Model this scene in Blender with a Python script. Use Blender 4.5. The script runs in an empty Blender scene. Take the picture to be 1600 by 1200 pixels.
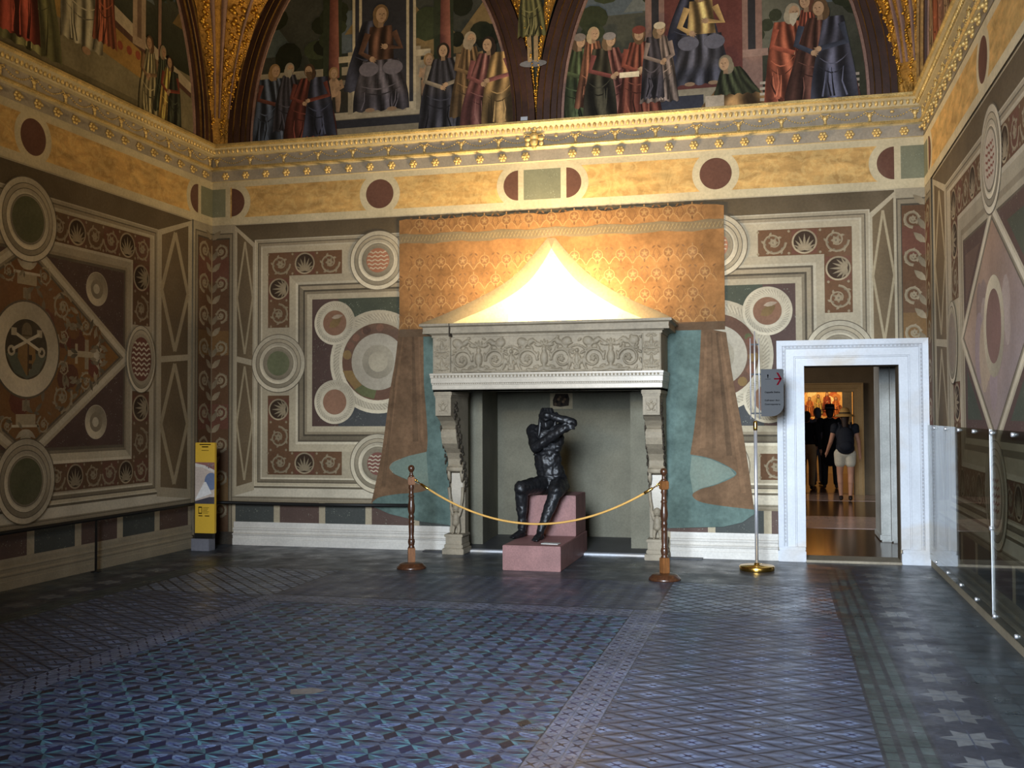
import bpy, bmesh, math, random
import numpy as np
from mathutils import Vector, Matrix

random.seed(7)
PI = math.pi
SC = bpy.context.scene
COL = SC.collection
W = 8.27            # room width: x 0 (left wall) .. W (right wall); back wall at y = 0, room towards -y
REAR = -12.4        # the window wall behind the camera
EPS = 0.0003        # one coat of paint


# ---------------------------------------------------------------- camera
FOC, YAW, PITCH, ROLL = 1628.74, .2493, .0301, -.0041
CAM = Vector((6.745, -11.484, 1.55))
_r = Vector((math.cos(YAW), math.sin(YAW), 0))
FWD = Vector((-math.sin(YAW) * math.cos(PITCH), math.cos(YAW) * math.cos(PITCH), math.sin(PITCH)))
_u = _r.cross(FWD)
RIGHT = math.cos(ROLL) * _r + math.sin(ROLL) * _u
UP = -math.sin(ROLL) * _r + math.cos(ROLL) * _u


def make_camera():
    cd = bpy.data.cameras.new('camera'); co = bpy.data.objects.new('camera', cd)
    cd.sensor_fit = 'HORIZONTAL'; cd.sensor_width = 36.0; cd.lens = FOC / 1600 * 36.0
    cd.clip_start = .05; cd.clip_end = 100
    m = Matrix((RIGHT, UP, -FWD)).transposed().to_4x4(); m.translation = CAM
    co.matrix_world = m; COL.objects.link(co); SC.camera = co


# ---------------------------------------------------------------- colour and materials
def lin(c):
    o = []
    for v in c[:3]:
        v = max(0., min(255., v)) / 255.
        o.append(v / 12.92 if v <= .04045 else ((v + .055) / 1.055) ** 2.4)
    return (o[0], o[1], o[2], 1.0)


def mixc(a, b, t):
    return tuple(a[i] + (b[i] - a[i]) * t for i in range(3))


def sc(c, k):
    return tuple(min(255, x * k) for x in c)


def mat(name, color=None, rough=.7, metal=0., var=.12, vscale=2.5, fine=.08, fscale=45., bump=0., bscale=60., spec=.3, kind=None, coat=0.):
    m = bpy.data.materials.new(name); m.use_nodes = True
    nt = m.node_tree; N = nt.nodes; L = nt.links
    b = N['Principled BSDF']
    b.inputs['Roughness'].default_value = rough; b.inputs['Metallic'].default_value = metal
    b.inputs['Specular IOR Level'].default_value = spec
    if coat: b.inputs['Coat Weight'].default_value = coat; b.inputs['Coat Roughness'].default_value = .15
    tc = N.new('ShaderNodeTexCoord'); co = tc.outputs['Object']
    if color is None:
        a = N.new('ShaderNodeVertexColor'); a.layer_name = 'Col'; cur = a.outputs['Color']
    else:
        a = N.new('ShaderNodeRGB'); a.outputs[0].default_value = lin(color); cur = a.outputs[0]

    def noise(s, det=4., rg=.6, dist=0.):
        n = N.new('ShaderNodeTexNoise'); n.inputs['Scale'].default_value = s; n.inputs['Detail'].default_value = det
        n.inputs['Roughness'].default_value = rg; n.inputs['Distortion'].default_value = dist
        L.new(co, n.inputs['Vector']); return n.outputs['Fac']

    def remap(x, a0, a1, b0, b1):
        r = N.new('ShaderNodeMapRange'); r.inputs[1].default_value = a0; r.inputs[2].default_value = a1
        r.inputs[3].default_value = b0; r.inputs[4].default_value = b1; L.new(x, r.inputs[0]); return r.outputs[0]

    def mul(c, f):
        x = N.new('ShaderNodeVectorMath'); x.operation = 'SCALE'; L.new(c, x.inputs[0]); L.new(f, x.inputs['Scale']); return x.outputs[0]

    def blend(c, c2, f):
        x = N.new('ShaderNodeMix'); x.data_type = 'RGBA'; L.new(f, x.inputs[0]); L.new(c, x.inputs[6]); L.new(c2, x.inputs[7]); return x.outputs[2]

    def rgb(c):
        a = N.new('ShaderNodeRGB'); a.outputs[0].default_value = lin(c); return a.outputs[0]

    if kind == 'veins':          # painted yellow marble: slanting streaks
        mp = N.new('ShaderNodeMapping'); mp.inputs['Rotation'].default_value = (-.75, .75, 0); mp.inputs['Scale'].default_value = (1.1, 1.1, 3.0)
        L.new(co, mp.inputs['Vector'])
        n = N.new('ShaderNodeTexNoise'); n.inputs['Scale'].default_value = 3.6; n.inputs['Detail'].default_value = 5; n.inputs['Distortion'].default_value = .5
        L.new(mp.outputs[0], n.inputs['Vector'])
        cur = mul(cur, remap(n.outputs['Fac'], .34, .66, .70, 1.2))
        v = remap(noise(7., 5., .6, 2.), .47, .54, 0., .22)
        cur = blend(cur, rgb((225, 195, 130)), v)
    if kind == 'specks':         # painted porphyry: pale specks
        v = N.new('ShaderNodeTexVoronoi'); v.inputs['Scale'].default_value = 42.; L.new(co, v.inputs['Vector'])
        f = remap(v.outputs['Distance'], .16, .3, .33, 0.)
        f2 = N.new('ShaderNodeMath'); f2.operation = 'MULTIPLY'; L.new(f, f2.inputs[0]); L.new(remap(noise(9.), .5, .62, 0, 1), f2.inputs[1])
        cur = blend(cur, rgb((190, 195, 170)), f2.outputs[0])
    if kind == 'wood':
        mp = N.new('ShaderNodeMapping'); mp.inputs['Scale'].default_value = (1, 1, .12); L.new(co, mp.inputs['Vector'])
        n = N.new('ShaderNodeTexNoise'); n.inputs['Scale'].default_value = 60; n.inputs['Detail'].default_value = 5; L.new(mp.outputs[0], n.inputs['Vector'])
        cur = mul(cur, remap(n.outputs['Fac'], .3, .7, .65, 1.25))
    if kind == 'stained':        # white marble with brown hand-wear stains of its own shape
        f = remap(noise(1.6, 3., .5, .6), .52, .72, 0., .55)
        cur = blend(cur, rgb((176, 152, 112)), f)
    if kind == 'worn':           # dusty grey in the worn places of a painted wall
        f = remap(noise(1.1, 6., .65, .4), .5, .8, 0., .3)
        cur = blend(cur, rgb((130, 116, 96)), f)
    if var: cur = mul(cur, remap(noise(vscale), .3, .7, 1 - var, 1 + var))
    if fine: cur = mul(cur, remap(noise(fscale, 3.), .3, .7, 1 - fine, 1 + fine))
    L.new(cur, b.inputs['Base Color'])
    if bump:
        bp = N.new('ShaderNodeBump'); bp.inputs['Strength'].default_value = bump; bp.inputs['Distance'].default_value = .01
        L.new(noise(bscale, 5.), bp.inputs['Height']); L.new(bp.outputs[0], b.inputs['Normal'])
    if kind == 'tile':
        L.new(remap(noise(3.5, 4.), .3, .7, rough - .1, rough + .16), b.inputs['Roughness'])
    m.diffuse_color = lin(color) if color else (.6, .5, .4, 1)
    return m


M = {}
M['paint'] = mat('painted_plaster', rough=.8, var=.16, vscale=1.7, fine=.10, fscale=38, bump=.08, bscale=25, spec=.15, kind='worn')
M['veins'] = mat('painted_yellow_marble', rough=.7, var=.1, kind='veins', spec=.2)
M['specks'] = mat('painted_porphyry', rough=.7, kind='specks', spec=.2)
M['fresco'] = mat('fresco_paint', rough=.75, var=.22, vscale=2.2, fine=.14, fscale=30, bump=.05, bscale=30, spec=.15)
M['brocade'] = mat('painted_brocade', rough=.8, var=.3, vscale=2.6, fine=.16, fscale=22, spec=.1)
PM = [M['paint'], M['veins'], M['specks'], M['brocade']]     # slots of every painted wall
M['gold'] = mat('gilded_stucco', (212, 182, 118), rough=.42, metal=.5, var=.3, vscale=6, fine=.25, fscale=60, bump=.5, bscale=70)
M['leafgold'] = mat('gilded_leafwork', (204, 154, 62), rough=.38, metal=.85, var=.3, vscale=6, fine=.25, fscale=60, bump=.5, bscale=70)
M['oldgold'] = mat('old_gilding', (150, 108, 46), rough=.45, metal=.6, var=.35, vscale=7, fine=.3, fscale=50, bump=.9, bscale=40)
M['cornice'] = mat('painted_cornice_stucco', (190, 172, 132), rough=.6, var=.16, fine=.1, bump=.1)
M['greyfrieze'] = mat('grey_painted_stucco', (152, 140, 122), rough=.7, var=.2, fine=.12, bump=.12)
M['archgilt'] = mat('thin_worn_gilding', (120, 88, 42), rough=.5, metal=.5, var=.3, vscale=9, fine=.3)
M['arch'] = mat('dark_brown_arch_moulding', (58, 34, 24), rough=.55, var=.3, fine=.2, bump=.15)
M['pinkrib'] = mat('pink_grey_rib', (134, 104, 92), rough=.6, var=.25, fine=.2, bump=.3, bscale=40)
M['vaultgreen'] = mat('dark_green_vault_field', (44, 46, 32), rough=.6, var=.3, fine=.3, bump=.3, bscale=60)
M['stone'] = mat('carved_grey_stone', (144, 132, 112), rough=.6, var=.2, vscale=3.5, fine=.12, fscale=40, bump=.18, bscale=45)
M['polished'] = mat('polished_grey_stone', (182, 172, 156), rough=.3, var=.14, fine=.08, bump=.05, spec=.5)
M['darkstone'] = mat('dark_and_shaded_stone', (66, 58, 48), rough=.7, var=.3, fine=.2, bump=.3, bscale=40)  # dark stone; also carries the painted shade of the console leaves
M['whitemarble'] = mat('white_marble', (196, 199, 204), rough=.45, var=.08, fine=.05, spec=.4, kind='stained')
M['sidebase'] = mat('brownish_base_stone', (150, 138, 116), rough=.65, var=.14, fine=.1, bump=.08)
M['base'] = mat('whitewashed_base_stone', (206, 200, 190), rough=.6, var=.1, fine=.08, bump=.06)
M['hearthwall'] = mat('grey_green_hearth_plaster', (116, 112, 96), rough=.85, var=.22, vscale=1.4, fine=.1, bump=.1)
M['slate'] = mat('dark_slate', (64, 64, 66), rough=.5, var=.25, fine=.2)
M['redmarble'] = mat('dull_red_marble', (134, 96, 92), rough=.55, var=.16, vscale=5, fine=.16, fscale=70, spec=.35)
M['bronze'] = mat('black_bronze', (34, 34, 36), rough=.42, metal=.35, var=.3, vscale=9, fine=.2, bump=.35, bscale=26, spec=.5)
M['wood'] = mat('turned_walnut', (70, 42, 25), rough=.32, var=.2, fine=.1, kind='wood', spec=.5, coat=.3)
M['lightwood'] = mat('worn_pale_walnut', (122, 78, 42), rough=.4, var=.15, fine=.1, kind='wood', spec=.4)
M['brass'] = mat('polished_brass', (212, 168, 84), rough=.22, metal=1., var=.06, fine=.03)
M['chrome'] = mat('brushed_steel', (226, 226, 230), rough=.42, metal=.75, var=.04, fine=.02)
M['rope'] = mat('gold_rope', (206, 158, 84), rough=.6, var=.1, fine=.15, fscale=120, bump=.5, bscale=160)
M['black'] = mat('black_iron', (24, 23, 22), rough=.5, var=.2, fine=.1)
M['yellow'] = mat('yellow_board', (226, 182, 62), rough=.5, var=.03, fine=.03)
M['signgrey'] = mat('grey_enamel_sign', (62, 63, 65), rough=.6, var=.05, fine=.03)
M['ink'] = mat('black_lettering', (8, 8, 8), rough=.95, var=0, fine=0, spec=.02)
M['arrowred'] = mat('dark_red_print', (92, 10, 24), rough=.9, var=0, fine=0, spec=.05)
M['greyblock'] = mat('grey_foot_block', (120, 120, 128), rough=.5, var=.1, fine=.08)
M['tile'] = mat('glazed_floor_tile', rough=.34, var=.22, vscale=1.3, fine=.22, fscale=26, bump=.12, bscale=18, spec=.5, kind='tile')
M['plainwall'] = mat('plain_plaster', (150, 138, 118), rough=.85, var=.12, bump=.08)
M['darkplaster'] = mat('brown_plaster', (112, 96, 74), rough=.85, var=.15)
M['palejamb'] = mat('grey_white_stone_jamb', (176, 176, 170), rough=.6, var=.2, vscale=4, fine=.1)
M['warmstone'] = mat('warm_stone_door_frame', (168, 138, 92), rough=.6, var=.12)
M['brownfloor'] = mat('brown_polished_floor', (84, 60, 44), rough=.16, var=.25, vscale=3, fine=.15, spec=.6)
M['pinkfloor'] = mat('pink_polished_floor', (188, 160, 148), rough=.16, var=.12, vscale=3, spec=.6)
M['skin'] = mat('skin', (190, 138, 110), rough=.55, var=.05, fine=.03)
M['hair'] = mat('brown_hair', (52, 36, 26), rough=.6, var=.2, fine=.2, fscale=90)
M['straw'] = mat('straw_weave', (196, 150, 84), rough=.75, var=.1, fine=.2, fscale=120)
M['navy'] = mat('dark_navy_cloth', (30, 32, 40), rough=.8, var=.15, fine=.1)
M['blackcloth'] = mat('black_cloth', (18, 17, 18), rough=.85, var=.15)
M['greycloth'] = mat('grey_cloth', (84, 84, 86), rough=.85, var=.12)
M['cream'] = mat('cream_cloth', (206, 194, 170), rough=.85, var=.08)
M['khaki'] = mat('khaki_cloth', (180, 150, 104), rough=.85, var=.1)
M['shoe'] = mat('dark_shoe_leather', (40, 30, 26), rough=.5, var=.1)


def glass_mat():
    m = bpy.data.materials.new('clear_glass'); m.use_nodes = True
    nt = m.node_tree; N = nt.nodes; L = nt.links
    N.remove(N['Principled BSDF']); out = N['Material Output']
    f = N.new('ShaderNodeFresnel'); ge = N.new('ShaderNodeNewGeometry'); mr = N.new('ShaderNodeMapRange')
    mr.inputs[3].default_value = 1.5; mr.inputs[4].default_value = 1 / 1.5
    L.new(ge.outputs['Backfacing'], mr.inputs[0]); L.new(mr.outputs[0], f.inputs['IOR'])
    t = N.new('ShaderNodeBsdfTransparent'); t.inputs[0].default_value = (.86, .88, .86, 1)
    g = N.new('ShaderNodeBsdfGlossy'); g.inputs['Roughness'].default_value = .012
    x = N.new('ShaderNodeMixShader'); L.new(f.outputs[0], x.inputs[0]); L.new(t.outputs[0], x.inputs[1]); L.new(g.outputs[0], x.inputs[2])
    L.new(x.outputs[0], out.inputs['Surface']); return m


M['glass'] = glass_mat()


# ---------------------------------------------------------------- objects
def link(name, me, parent=None, loc=None, rotz=0.):
    o = bpy.data.objects.new(name, me); COL.objects.link(o)
    if parent is not None: o.parent = parent
    if loc is not None: o.location = loc
    if rotz: o.rotation_euler = (0, 0, rotz)
    return o


def tag(o, label, cat, group=None):
    o['label'] = label; o['category'] = cat
    if group: o['group'] = group
    return o


def struct(o):
    o['kind'] = 'structure'; return o


def empty(name, loc=(0, 0, 0), rotz=0.):
    return link(name, None, None, loc, rotz)


class MB:
    """collects shapes; build() links them as ONE mesh object"""

    def __init__(s): s.V = []; s.F = []; s.S = []; s.m = []; s.cur = 0

    def add(s, vs, fs, smooth=False):
        b = len(s.V); s.V += [tuple(v) for v in vs]
        for f in fs: s.F.append([b + i for i in f]); s.S.append(smooth); s.m.append(s.cur)
        return s

    def box(s, x0, x1, y0, y1, z0, z1):
        v = [(x, y, z) for z in (z0, z1) for y in (y0, y1) for x in (x0, x1)]
        return s.add(v, [(0, 2, 3, 1), (4, 5, 7, 6), (0, 1, 5, 4), (2, 6, 7, 3), (0, 4, 6, 2), (1, 3, 7, 5)])

    def bbox(s, x0, x1, y0, y1, z0, z1, b=.004):
        bm = bmesh.new(); bmesh.ops.create_cube(bm, size=1)
        for v in bm.verts: v.co = Vector(((x0 + x1) / 2 + v.co.x * (x1 - x0), (y0 + y1) / 2 + v.co.y * (y1 - y0), (z0 + z1) / 2 + v.co.z * (z1 - z0)))
        bmesh.ops.bevel(bm, geom=list(bm.edges), offset=b, segments=2, affect='EDGES')
        bm.verts.index_update()
        s.add([v.co.copy() for v in bm.verts], [[v.index for v in f.verts] for f in bm.faces]); bm.free(); return s

    def prism(s, pts, ax, a0, a1, smooth=False):
        """closed outline pts in the plane across axis ax, drawn out from a0 to a1"""
        def p(q, a):
            return {'x': (a, q[0], q[1]), 'y': (q[0], a, q[1]), 'z': (q[0], q[1], a)}[ax]
        n = len(pts); v = [p(q, a0) for q in pts] + [p(q, a1) for q in pts]
        s.add(v, [list(range(n))[::-1], list(range(n, 2 * n))])
        return s.add(v, [(i, (i + 1) % n, n + (i + 1) % n, n + i) for i in range(n)], smooth)

    def strip(s, prof, ax, stops, smooth=False):
        """open profile prof [(depth, z)] swept; stops = list of functions giving a 3D point for a profile point"""
        rows = [[f(q) for q in prof] for f in stops]; n = len(prof)
        v = [q for r in rows for q in r]
        return s.add(v, [(k * n + i, k * n + i + 1, (k + 1) * n + i + 1, (k + 1) * n + i) for k in range(len(rows) - 1) for i in range(n - 1)], smooth)

    def lathe(s, prof, c=(0, 0, 0), n=24, axis='z', smooth=True):
        v = []
        for r, h in prof:
            for k in range(n):
                a = 2 * PI * k / n; x, y = r * math.cos(a), r * math.sin(a)
                q = {'z': (x, y, h), 'y': (x, h, y), 'x': (h, x, y)}[axis]
                v.append((c[0] + q[0], c[1] + q[1], c[2] + q[2]))
        f = [(i * n + k, i * n + (k + 1) % n, (i + 1) * n + (k + 1) % n, (i + 1) * n + k) for i in range(len(prof) - 1) for k in range(n)]
        if prof[0][0] > 1e-6: f.append(list(range(n))[::-1])
        if prof[-1][0] > 1e-6: f.append(list(range((len(prof) - 1) * n, len(prof) * n)))
        return s.add(v, f, smooth)

    def tube(s, pts, rad, n=10, smooth=True):
        pts = [Vector(p) for p in pts]; v = []; m = len(pts)
        up = None
        for i, p in enumerate(pts):
            t = (pts[min(i + 1, m - 1)] - pts[max(i - 1, 0)]).normalized()
            if up is None: up = Vector((0, 0, 1)) if abs(t.z) < .9 else Vector((1, 0, 0))
            a = (up - t * up.dot(t)).normalized(); b = t.cross(a); up = a
            r = rad[i] if isinstance(rad, (list, tuple)) else rad
            for k in range(n):
                g = 2 * PI * k / n; v.append(p + a * (r * math.cos(g)) + b * (r * math.sin(g)))
        f = [(i * n + k, i * n + (k + 1) % n, (i + 1) * n + (k + 1) % n, (i + 1) * n + k) for i in range(m - 1) for k in range(n)]
        f += [list(range(n))[::-1], list(range((m - 1) * n, m * n))]
        return s.add(v, f, smooth)

    def ball(s, c, r, n=14, rot=None, m=9):
        """ellipsoid; r is a number or three radii"""
        if not isinstance(r, (list, tuple)): r = (r, r, r)
        v = []; R = rot or Matrix.Identity(3)
        for i in range(1, m):
            a = PI * i / m
            for k in range(n):
                g = 2 * PI * k / n
                v.append(Vector(c) + R @ Vector((r[0] * math.sin(a) * math.cos(g), r[1] * math.sin(a) * math.sin(g), r[2] * math.cos(a))))
        t = len(v); v += [Vector(c) + R @ Vector((0, 0, r[2])), Vector(c) + R @ Vector((0, 0, -r[2]))]
        f = [(i * n + k, (i + 1) * n + k, (i + 1) * n + (k + 1) % n, i * n + (k + 1) % n) for i in range(m - 2) for k in range(n)]
        f += [(t, k, (k + 1) % n) for k in range(n)] + [(t + 1, (m - 2) * n + (k + 1) % n, (m - 2) * n + k) for k in range(n)]
        return s.add(v, f, True)

    def limb(s, p0, r0, p1, r1, n=14):
        """tapered limb with round ends"""
        p0, p1 = Vector(p0), Vector(p1); t = (p1 - p0).normalized()
        pts, rad = [], []
        for k in range(5):
            a = PI / 2 * k / 4; pts.append(p0 - t * (r0 * math.cos(a))); rad.append(max(r0 * math.sin(a), r0 * .06))
        for k in range(5):
            a = PI / 2 * k / 4; pts.append(p1 + t * (r1 * math.sin(a))); rad.append(max(r1 * math.cos(a), r1 * .06))
        return s.tube(pts, rad, n)

    def mesh(s, name, mats):
        me = bpy.data.meshes.new(name); me.from_pydata(s.V, [], s.F)
        for x in (mats if isinstance(mats, (list, tuple)) else [mats]): me.materials.append(x)
        me.polygons.foreach_set('use_smooth', s.S); me.polygons.foreach_set('material_index', s.m)
        me.update(); return me

    def build(s, name, mats, parent=None, loc=None, fix=True):
        me = s.mesh(name, mats)
        if fix:
            bm = bmesh.new(); bm.from_mesh(me); bmesh.ops.recalc_face_normals(bm, faces=bm.faces); bm.to_mesh(me); bm.free()
        return link(name, me, parent, loc)


def fused(mb, name, mats, parent=None, voxel=.008, smooth=6, loc=None):
    """melts overlapping limbs into one continuous skin"""
    o = mb.build(name, mats, None, None, fix=False)
    md = o.modifiers.new('r', 'REMESH'); md.mode = 'VOXEL'; md.voxel_size = voxel; md.use_smooth_shade = True
    ms = o.modifiers.new('s', 'SMOOTH'); ms.iterations = smooth; ms.factor = .5
    dg = bpy.context.evaluated_depsgraph_get(); dg.update()
    me = bpy.data.meshes.new_from_object(o.evaluated_get(dg)); me.name = name
    o.modifiers.clear(); old = o.data; o.data = me; bpy.data.meshes.remove(old)
    if parent is not None: o.parent = parent
    if loc is not None: o.location = loc
    return o


# ---------------------------------------------------------------- the painter: flat coats of colour on a wall or floor, each coat EPS above the last
class Paint:
    def __init__(s, f): s.f = f; s.V = []; s.F = []; s.C = []; s.M = []; s.k = 0; s.n = 0; s.clip = None; s.grade = None

    def up(s, n=1): s.k += n; return s

    def _clip(s, pts, cols):
        P = [(p, c) for p, c in zip(pts, cols)]
        for i in range(len(s.clip)):
            a, b = s.clip[i], s.clip[(i + 1) % len(s.clip)]
            def d(p): return (b[0] - a[0]) * (p[1] - a[1]) - (b[1] - a[1]) * (p[0] - a[0])
            out = []
            for j in range(len(P)):
                p, q = P[j - 1], P[j]; dp, dq = d(p[0]), d(q[0])
                if (dp >= 0) != (dq >= 0):
                    t = dp / (dp - dq)
                    out.append(((p[0][0] + (q[0][0] - p[0][0]) * t, p[0][1] + (q[0][1] - p[0][1]) * t), mixc(p[1], q[1], t)))
                if dq >= 0: out.append(q)
            P = out
            if len(P) < 3: return None, None
        return [p for p, c in P], [c for p, c in P]

    def poly(s, pts, col, mat=0, cols=None):
        cols = cols or [col] * len(pts)
        if s.clip:
            pts, cols = s._clip(pts, cols)
            if pts is None: return s
        b = len(s.V); s.n += 1
        for p, c in zip(pts, cols): s.V.append(s.f(p[0], p[1], (s.k + 1 + (s.n % 23) * .04) * EPS)); s.C.append(c)
        s.F.append(list(range(b, b + len(pts)))); s.M.append(mat); return s

    def rect(s, u0, v0, u1, v1, col, mat=0, top=None):
        return s.poly([(u0, v0), (u1, v0), (u1, v1), (u0, v1)], col, mat, [col, col, top, top] if top else None)

    def frame(s, u0, v0, u1, v1, w, cl, cr=None, ct=None, cb=None, mat=0):
        """mitred picture-frame moulding"""
        U0, V0, U1, V1 = u0 + w, v0 + w, u1 - w, v1 - w
        s.poly([(u0, v0), (U0, V0), (U0, V1), (u0, v1)], cl, mat); s.poly([(u1, v0), (u1, v1), (U1, V1), (U1, V0)], cr or cl, mat)
        s.poly([(u0, v1), (U0, V1), (U1, V1), (u1, v1)], ct or cl, mat); s.poly([(u0, v0), (u1, v0), (U1, V0), (U0, V0)], cb or cl, mat); return s

    def moulding(s, u0, v0, u1, v1, spec):
        """spec: list of (width, colour, shade) from outside in; shade > 0 makes the top/left lighter, as painted"""
        for w, c, h in spec:
            s.frame(u0, v0, u1, v1, w, sc(c, 1 + h * .5), sc(c, 1 - h * .6), sc(c, 1 - h * .8), sc(c, 1 + h))
            u0 += w; v0 += w; u1 -= w; v1 -= w
        return (u0, v0, u1, v1)

    def disc(s, u, v, r, col, mat=0, n=40, rv=None, a0=0., a1=2 * PI):
        rv = rv or r
        pts = [(u + r * math.cos(a0 + (a1 - a0) * k / n), v + rv * math.sin(a0 + (a1 - a0) * k / n)) for k in range(n if a1 - a0 > 6.28 else n + 1)]
        return s.poly(pts, col, mat)

    def ring(s, u, v, r0, r1, col, shade=0., mat=0, n=48, k=1.0):
        """annulus; shade: painted relief, lighter below-left; k: height/width"""
        for i in range(n):
            a, b = 2 * PI * i / n, 2 * PI * (i + 1) / n
            def c(t): return sc(col, 1 + shade * -math.sin(t + .6))
            s.poly([(u + r0 * math.cos(a), v + k * r0 * math.sin(a)), (u + r1 * math.cos(a), v + k * r1 * math.sin(a)),
                    (u + r1 * math.cos(b), v + k * r1 * math.sin(b)), (u + r0 * math.cos(b), v + k * r0 * math.sin(b))], col, mat, [c(a), c(a), c(b), c(b)])
        return s

    def stroke(s, pts, w, col, mat=0, c2=None):
        n = len(pts); L, R = [], []
        for i in range(n):
            a, b = pts[max(0, i - 1)], pts[min(n - 1, i + 1)]
            dx, dy = b[0] - a[0], b[1] - a[1]; d = math.hypot(dx, dy) or 1
            ww = (w[i] if isinstance(w, (list, tuple)) else w) / 2
            L.append((pts[i][0] - dy / d * ww, pts[i][1] + dx / d * ww)); R.append((pts[i][0] + dy / d * ww, pts[i][1] - dx / d * ww))
        for i in range(n - 1):
            s.poly([R[i], R[i + 1], L[i + 1], L[i]], col, mat, [c2, c2, col, col] if c2 else None)
        return s

    def leaf(s, u, v, a, ln, wd, col, tip=None):
        pr = [(0, 0), (.25, .42), (.55, .5), (.85, .22), (1, 0), (.85, -.22), (.55, -.5), (.25, -.42)]
        ca, sa = math.cos(a), math.sin(a)
        pts = [(u + ca * x * ln - sa * y * wd, v + sa * x * ln + ca * y * wd) for x, y in pr]
        t = tip or sc(col, .8)
        return s.poly(pts, col, 0, [mixc(col, t, x) for x, y in pr])

    def curl(s, u, v, r, a, d, w, col, turns=1.35, rosette=True, hub=None):
        """vine scroll"""
        n = 22; pts, ws = [], []
        for i in range(n + 1):
            t = i / n; g = a + d * turns * 2 * PI * t; rr = r * (1 - .72 * t)
            pts.append((u + rr * math.cos(g), v + rr * math.sin(g))); ws.append(w * (1 - .5 * t))
        s.stroke(pts, ws, col, 0, sc(col, .78))
        for i in (2, 5, 8, 11, 14):
            g = a + d * turns * 2 * PI * i / n
            s.leaf(pts[i][0], pts[i][1], g + d * .9, r * .34, r * .2, col); s.leaf(pts[i][0], pts[i][1], g + PI + d * .8, r * .26, r * .16, sc(col, .86))
        if rosette:
            for k in range(6): s.leaf(u, v, a + k * PI / 3, r * .42, r * .26, hub or col)
            s.disc(u, v, r * .10, sc(col, .7), n=8)
        return s

    def palmette(s, u, v, r, a, col, dark):
        s.disc(u, v, r * .98, dark); s.up(); s.ring(u, v, r * .86, r, col, .12, n=28)
        bu, bv = u - math.cos(a) * r * .7, v - math.sin(a) * r * .7
        for k in range(-4, 5):
            g = a + k * .36; s.leaf(bu, bv, g, r * (1.4 - abs(k) * .14), r * .19, col)
        s.k -= 1; return s

    def rinceau(s, u0, v0, u1, v1, ground, line, vary=None, dark=(52, 34, 24)):
        """a strip of painted vine scrolls and palmettes in roundels"""
        s.rect(u0, v0, u1, v1, ground); s.up()
        hor = abs(u1 - u0) > abs(v1 - v0); b = min(abs(u1 - u0), abs(v1 - v0)); ln = max(abs(u1 - u0), abs(v1 - v0))
        n = max(1, round(ln / b)); st = ln / n; r = b * .46
        for i in range(n):
            t = (i + .5) * st
            u, v = (min(u0, u1) + t, (v0 + v1) / 2) if hor else ((u0 + u1) / 2, min(v0, v1) + t)
            if vary and i % 2: s.poly([(u + q * b * .46, v + w * b * .46) for q, w in ((-1, -1), (1, -1), (1, 1), (-1, 1))], vary)
            s.up()
            if i % 3 == 1: s.palmette(u, v, r, PI / 2 if hor else PI, line, dark)
            else: s.curl(u, v, r, (0 if hor else PI / 2) + (PI if i % 2 else 0), 1 if i % 2 else -1, b * .09, line, rosette=True)
            for q in (-1, 1):
                e = (u - st / 2, v + q * b * .36) if hor else (u + q * b * .36, v - st / 2)
                s.leaf(e[0], e[1], (PI / 2 if hor else 0) * q + (PI / 2 if not hor else 0), b * .12, b * .1, line)
            s.k -= 1
        s.k -= 1; return s

    def waves(s, u, v, r, col, ground, n=5, k=1.0):
        s.disc(u, v, r, ground, rv=r * k, n=28); s.up()
        for i in range(n):
            vv = -r * .8 + 1.6 * r * (i + .5) / n; hw = math.sqrt(max(0, r * r - vv * vv)) * .92
            s.stroke([(u - hw + 2 * hw * j / 16, v + k * (vv + r * .06 * math.sin(j * 1.35))) for j in range(17)], r * .1, col)
        s.k -= 1; return s

    def guilloche(s, u, v, r0, r1, base, dark, n):
        """carved rope ring"""
        s.ring(u, v, r0, r1, base, .1); s.up()
        a, b = r0 + (r1 - r0) * .28, r0 + (r1 - r0) * .74
        s.ring(u, v, a, b, sc(base, .80)); s.up()
        for i in range(n):
            g = 2 * PI * i / n; h = g + (b - a) / r1 * 1.1
            s.stroke([(u + a * math.cos(g), v + a * math.sin(g)), (u + b * math.cos(h), v + b * math.sin(h))], (b - a) * .26, sc(base, .97))
        s.k -= 2; return s

    def build(s, name, mats, parent=None):
        me = bpy.data.meshes.new(name); me.from_pydata(s.V, [], s.F)
        for x in mats: me.materials.append(x)
        me.polygons.foreach_set('material_index', s.M)
        at = me.color_attributes.new('Col', 'FLOAT_COLOR', 'POINT')
        at.data.foreach_set('color', np.array([lin(s.grade(c) if s.grade else c) for c in s.C], dtype=np.float32).ravel())
        me.update(); return link(name, me, parent)


def aged(k, tint, amt):
    """old dull pigment: pulls every colour towards a common earth tone"""
    def g(c):
        l = .3 * c[0] + .55 * c[1] + .15 * c[2]
        d = mixc(c, (l * 1.06, l * .98, l * .82), amt)
        return tuple(x * k[0] + t * k[1] for x, t in zip(d, tint))
    return g


def box_clip(u0, v0, u1, v1): return [(u0, v0), (u1, v0), (u1, v1), (u0, v1)]


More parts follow.
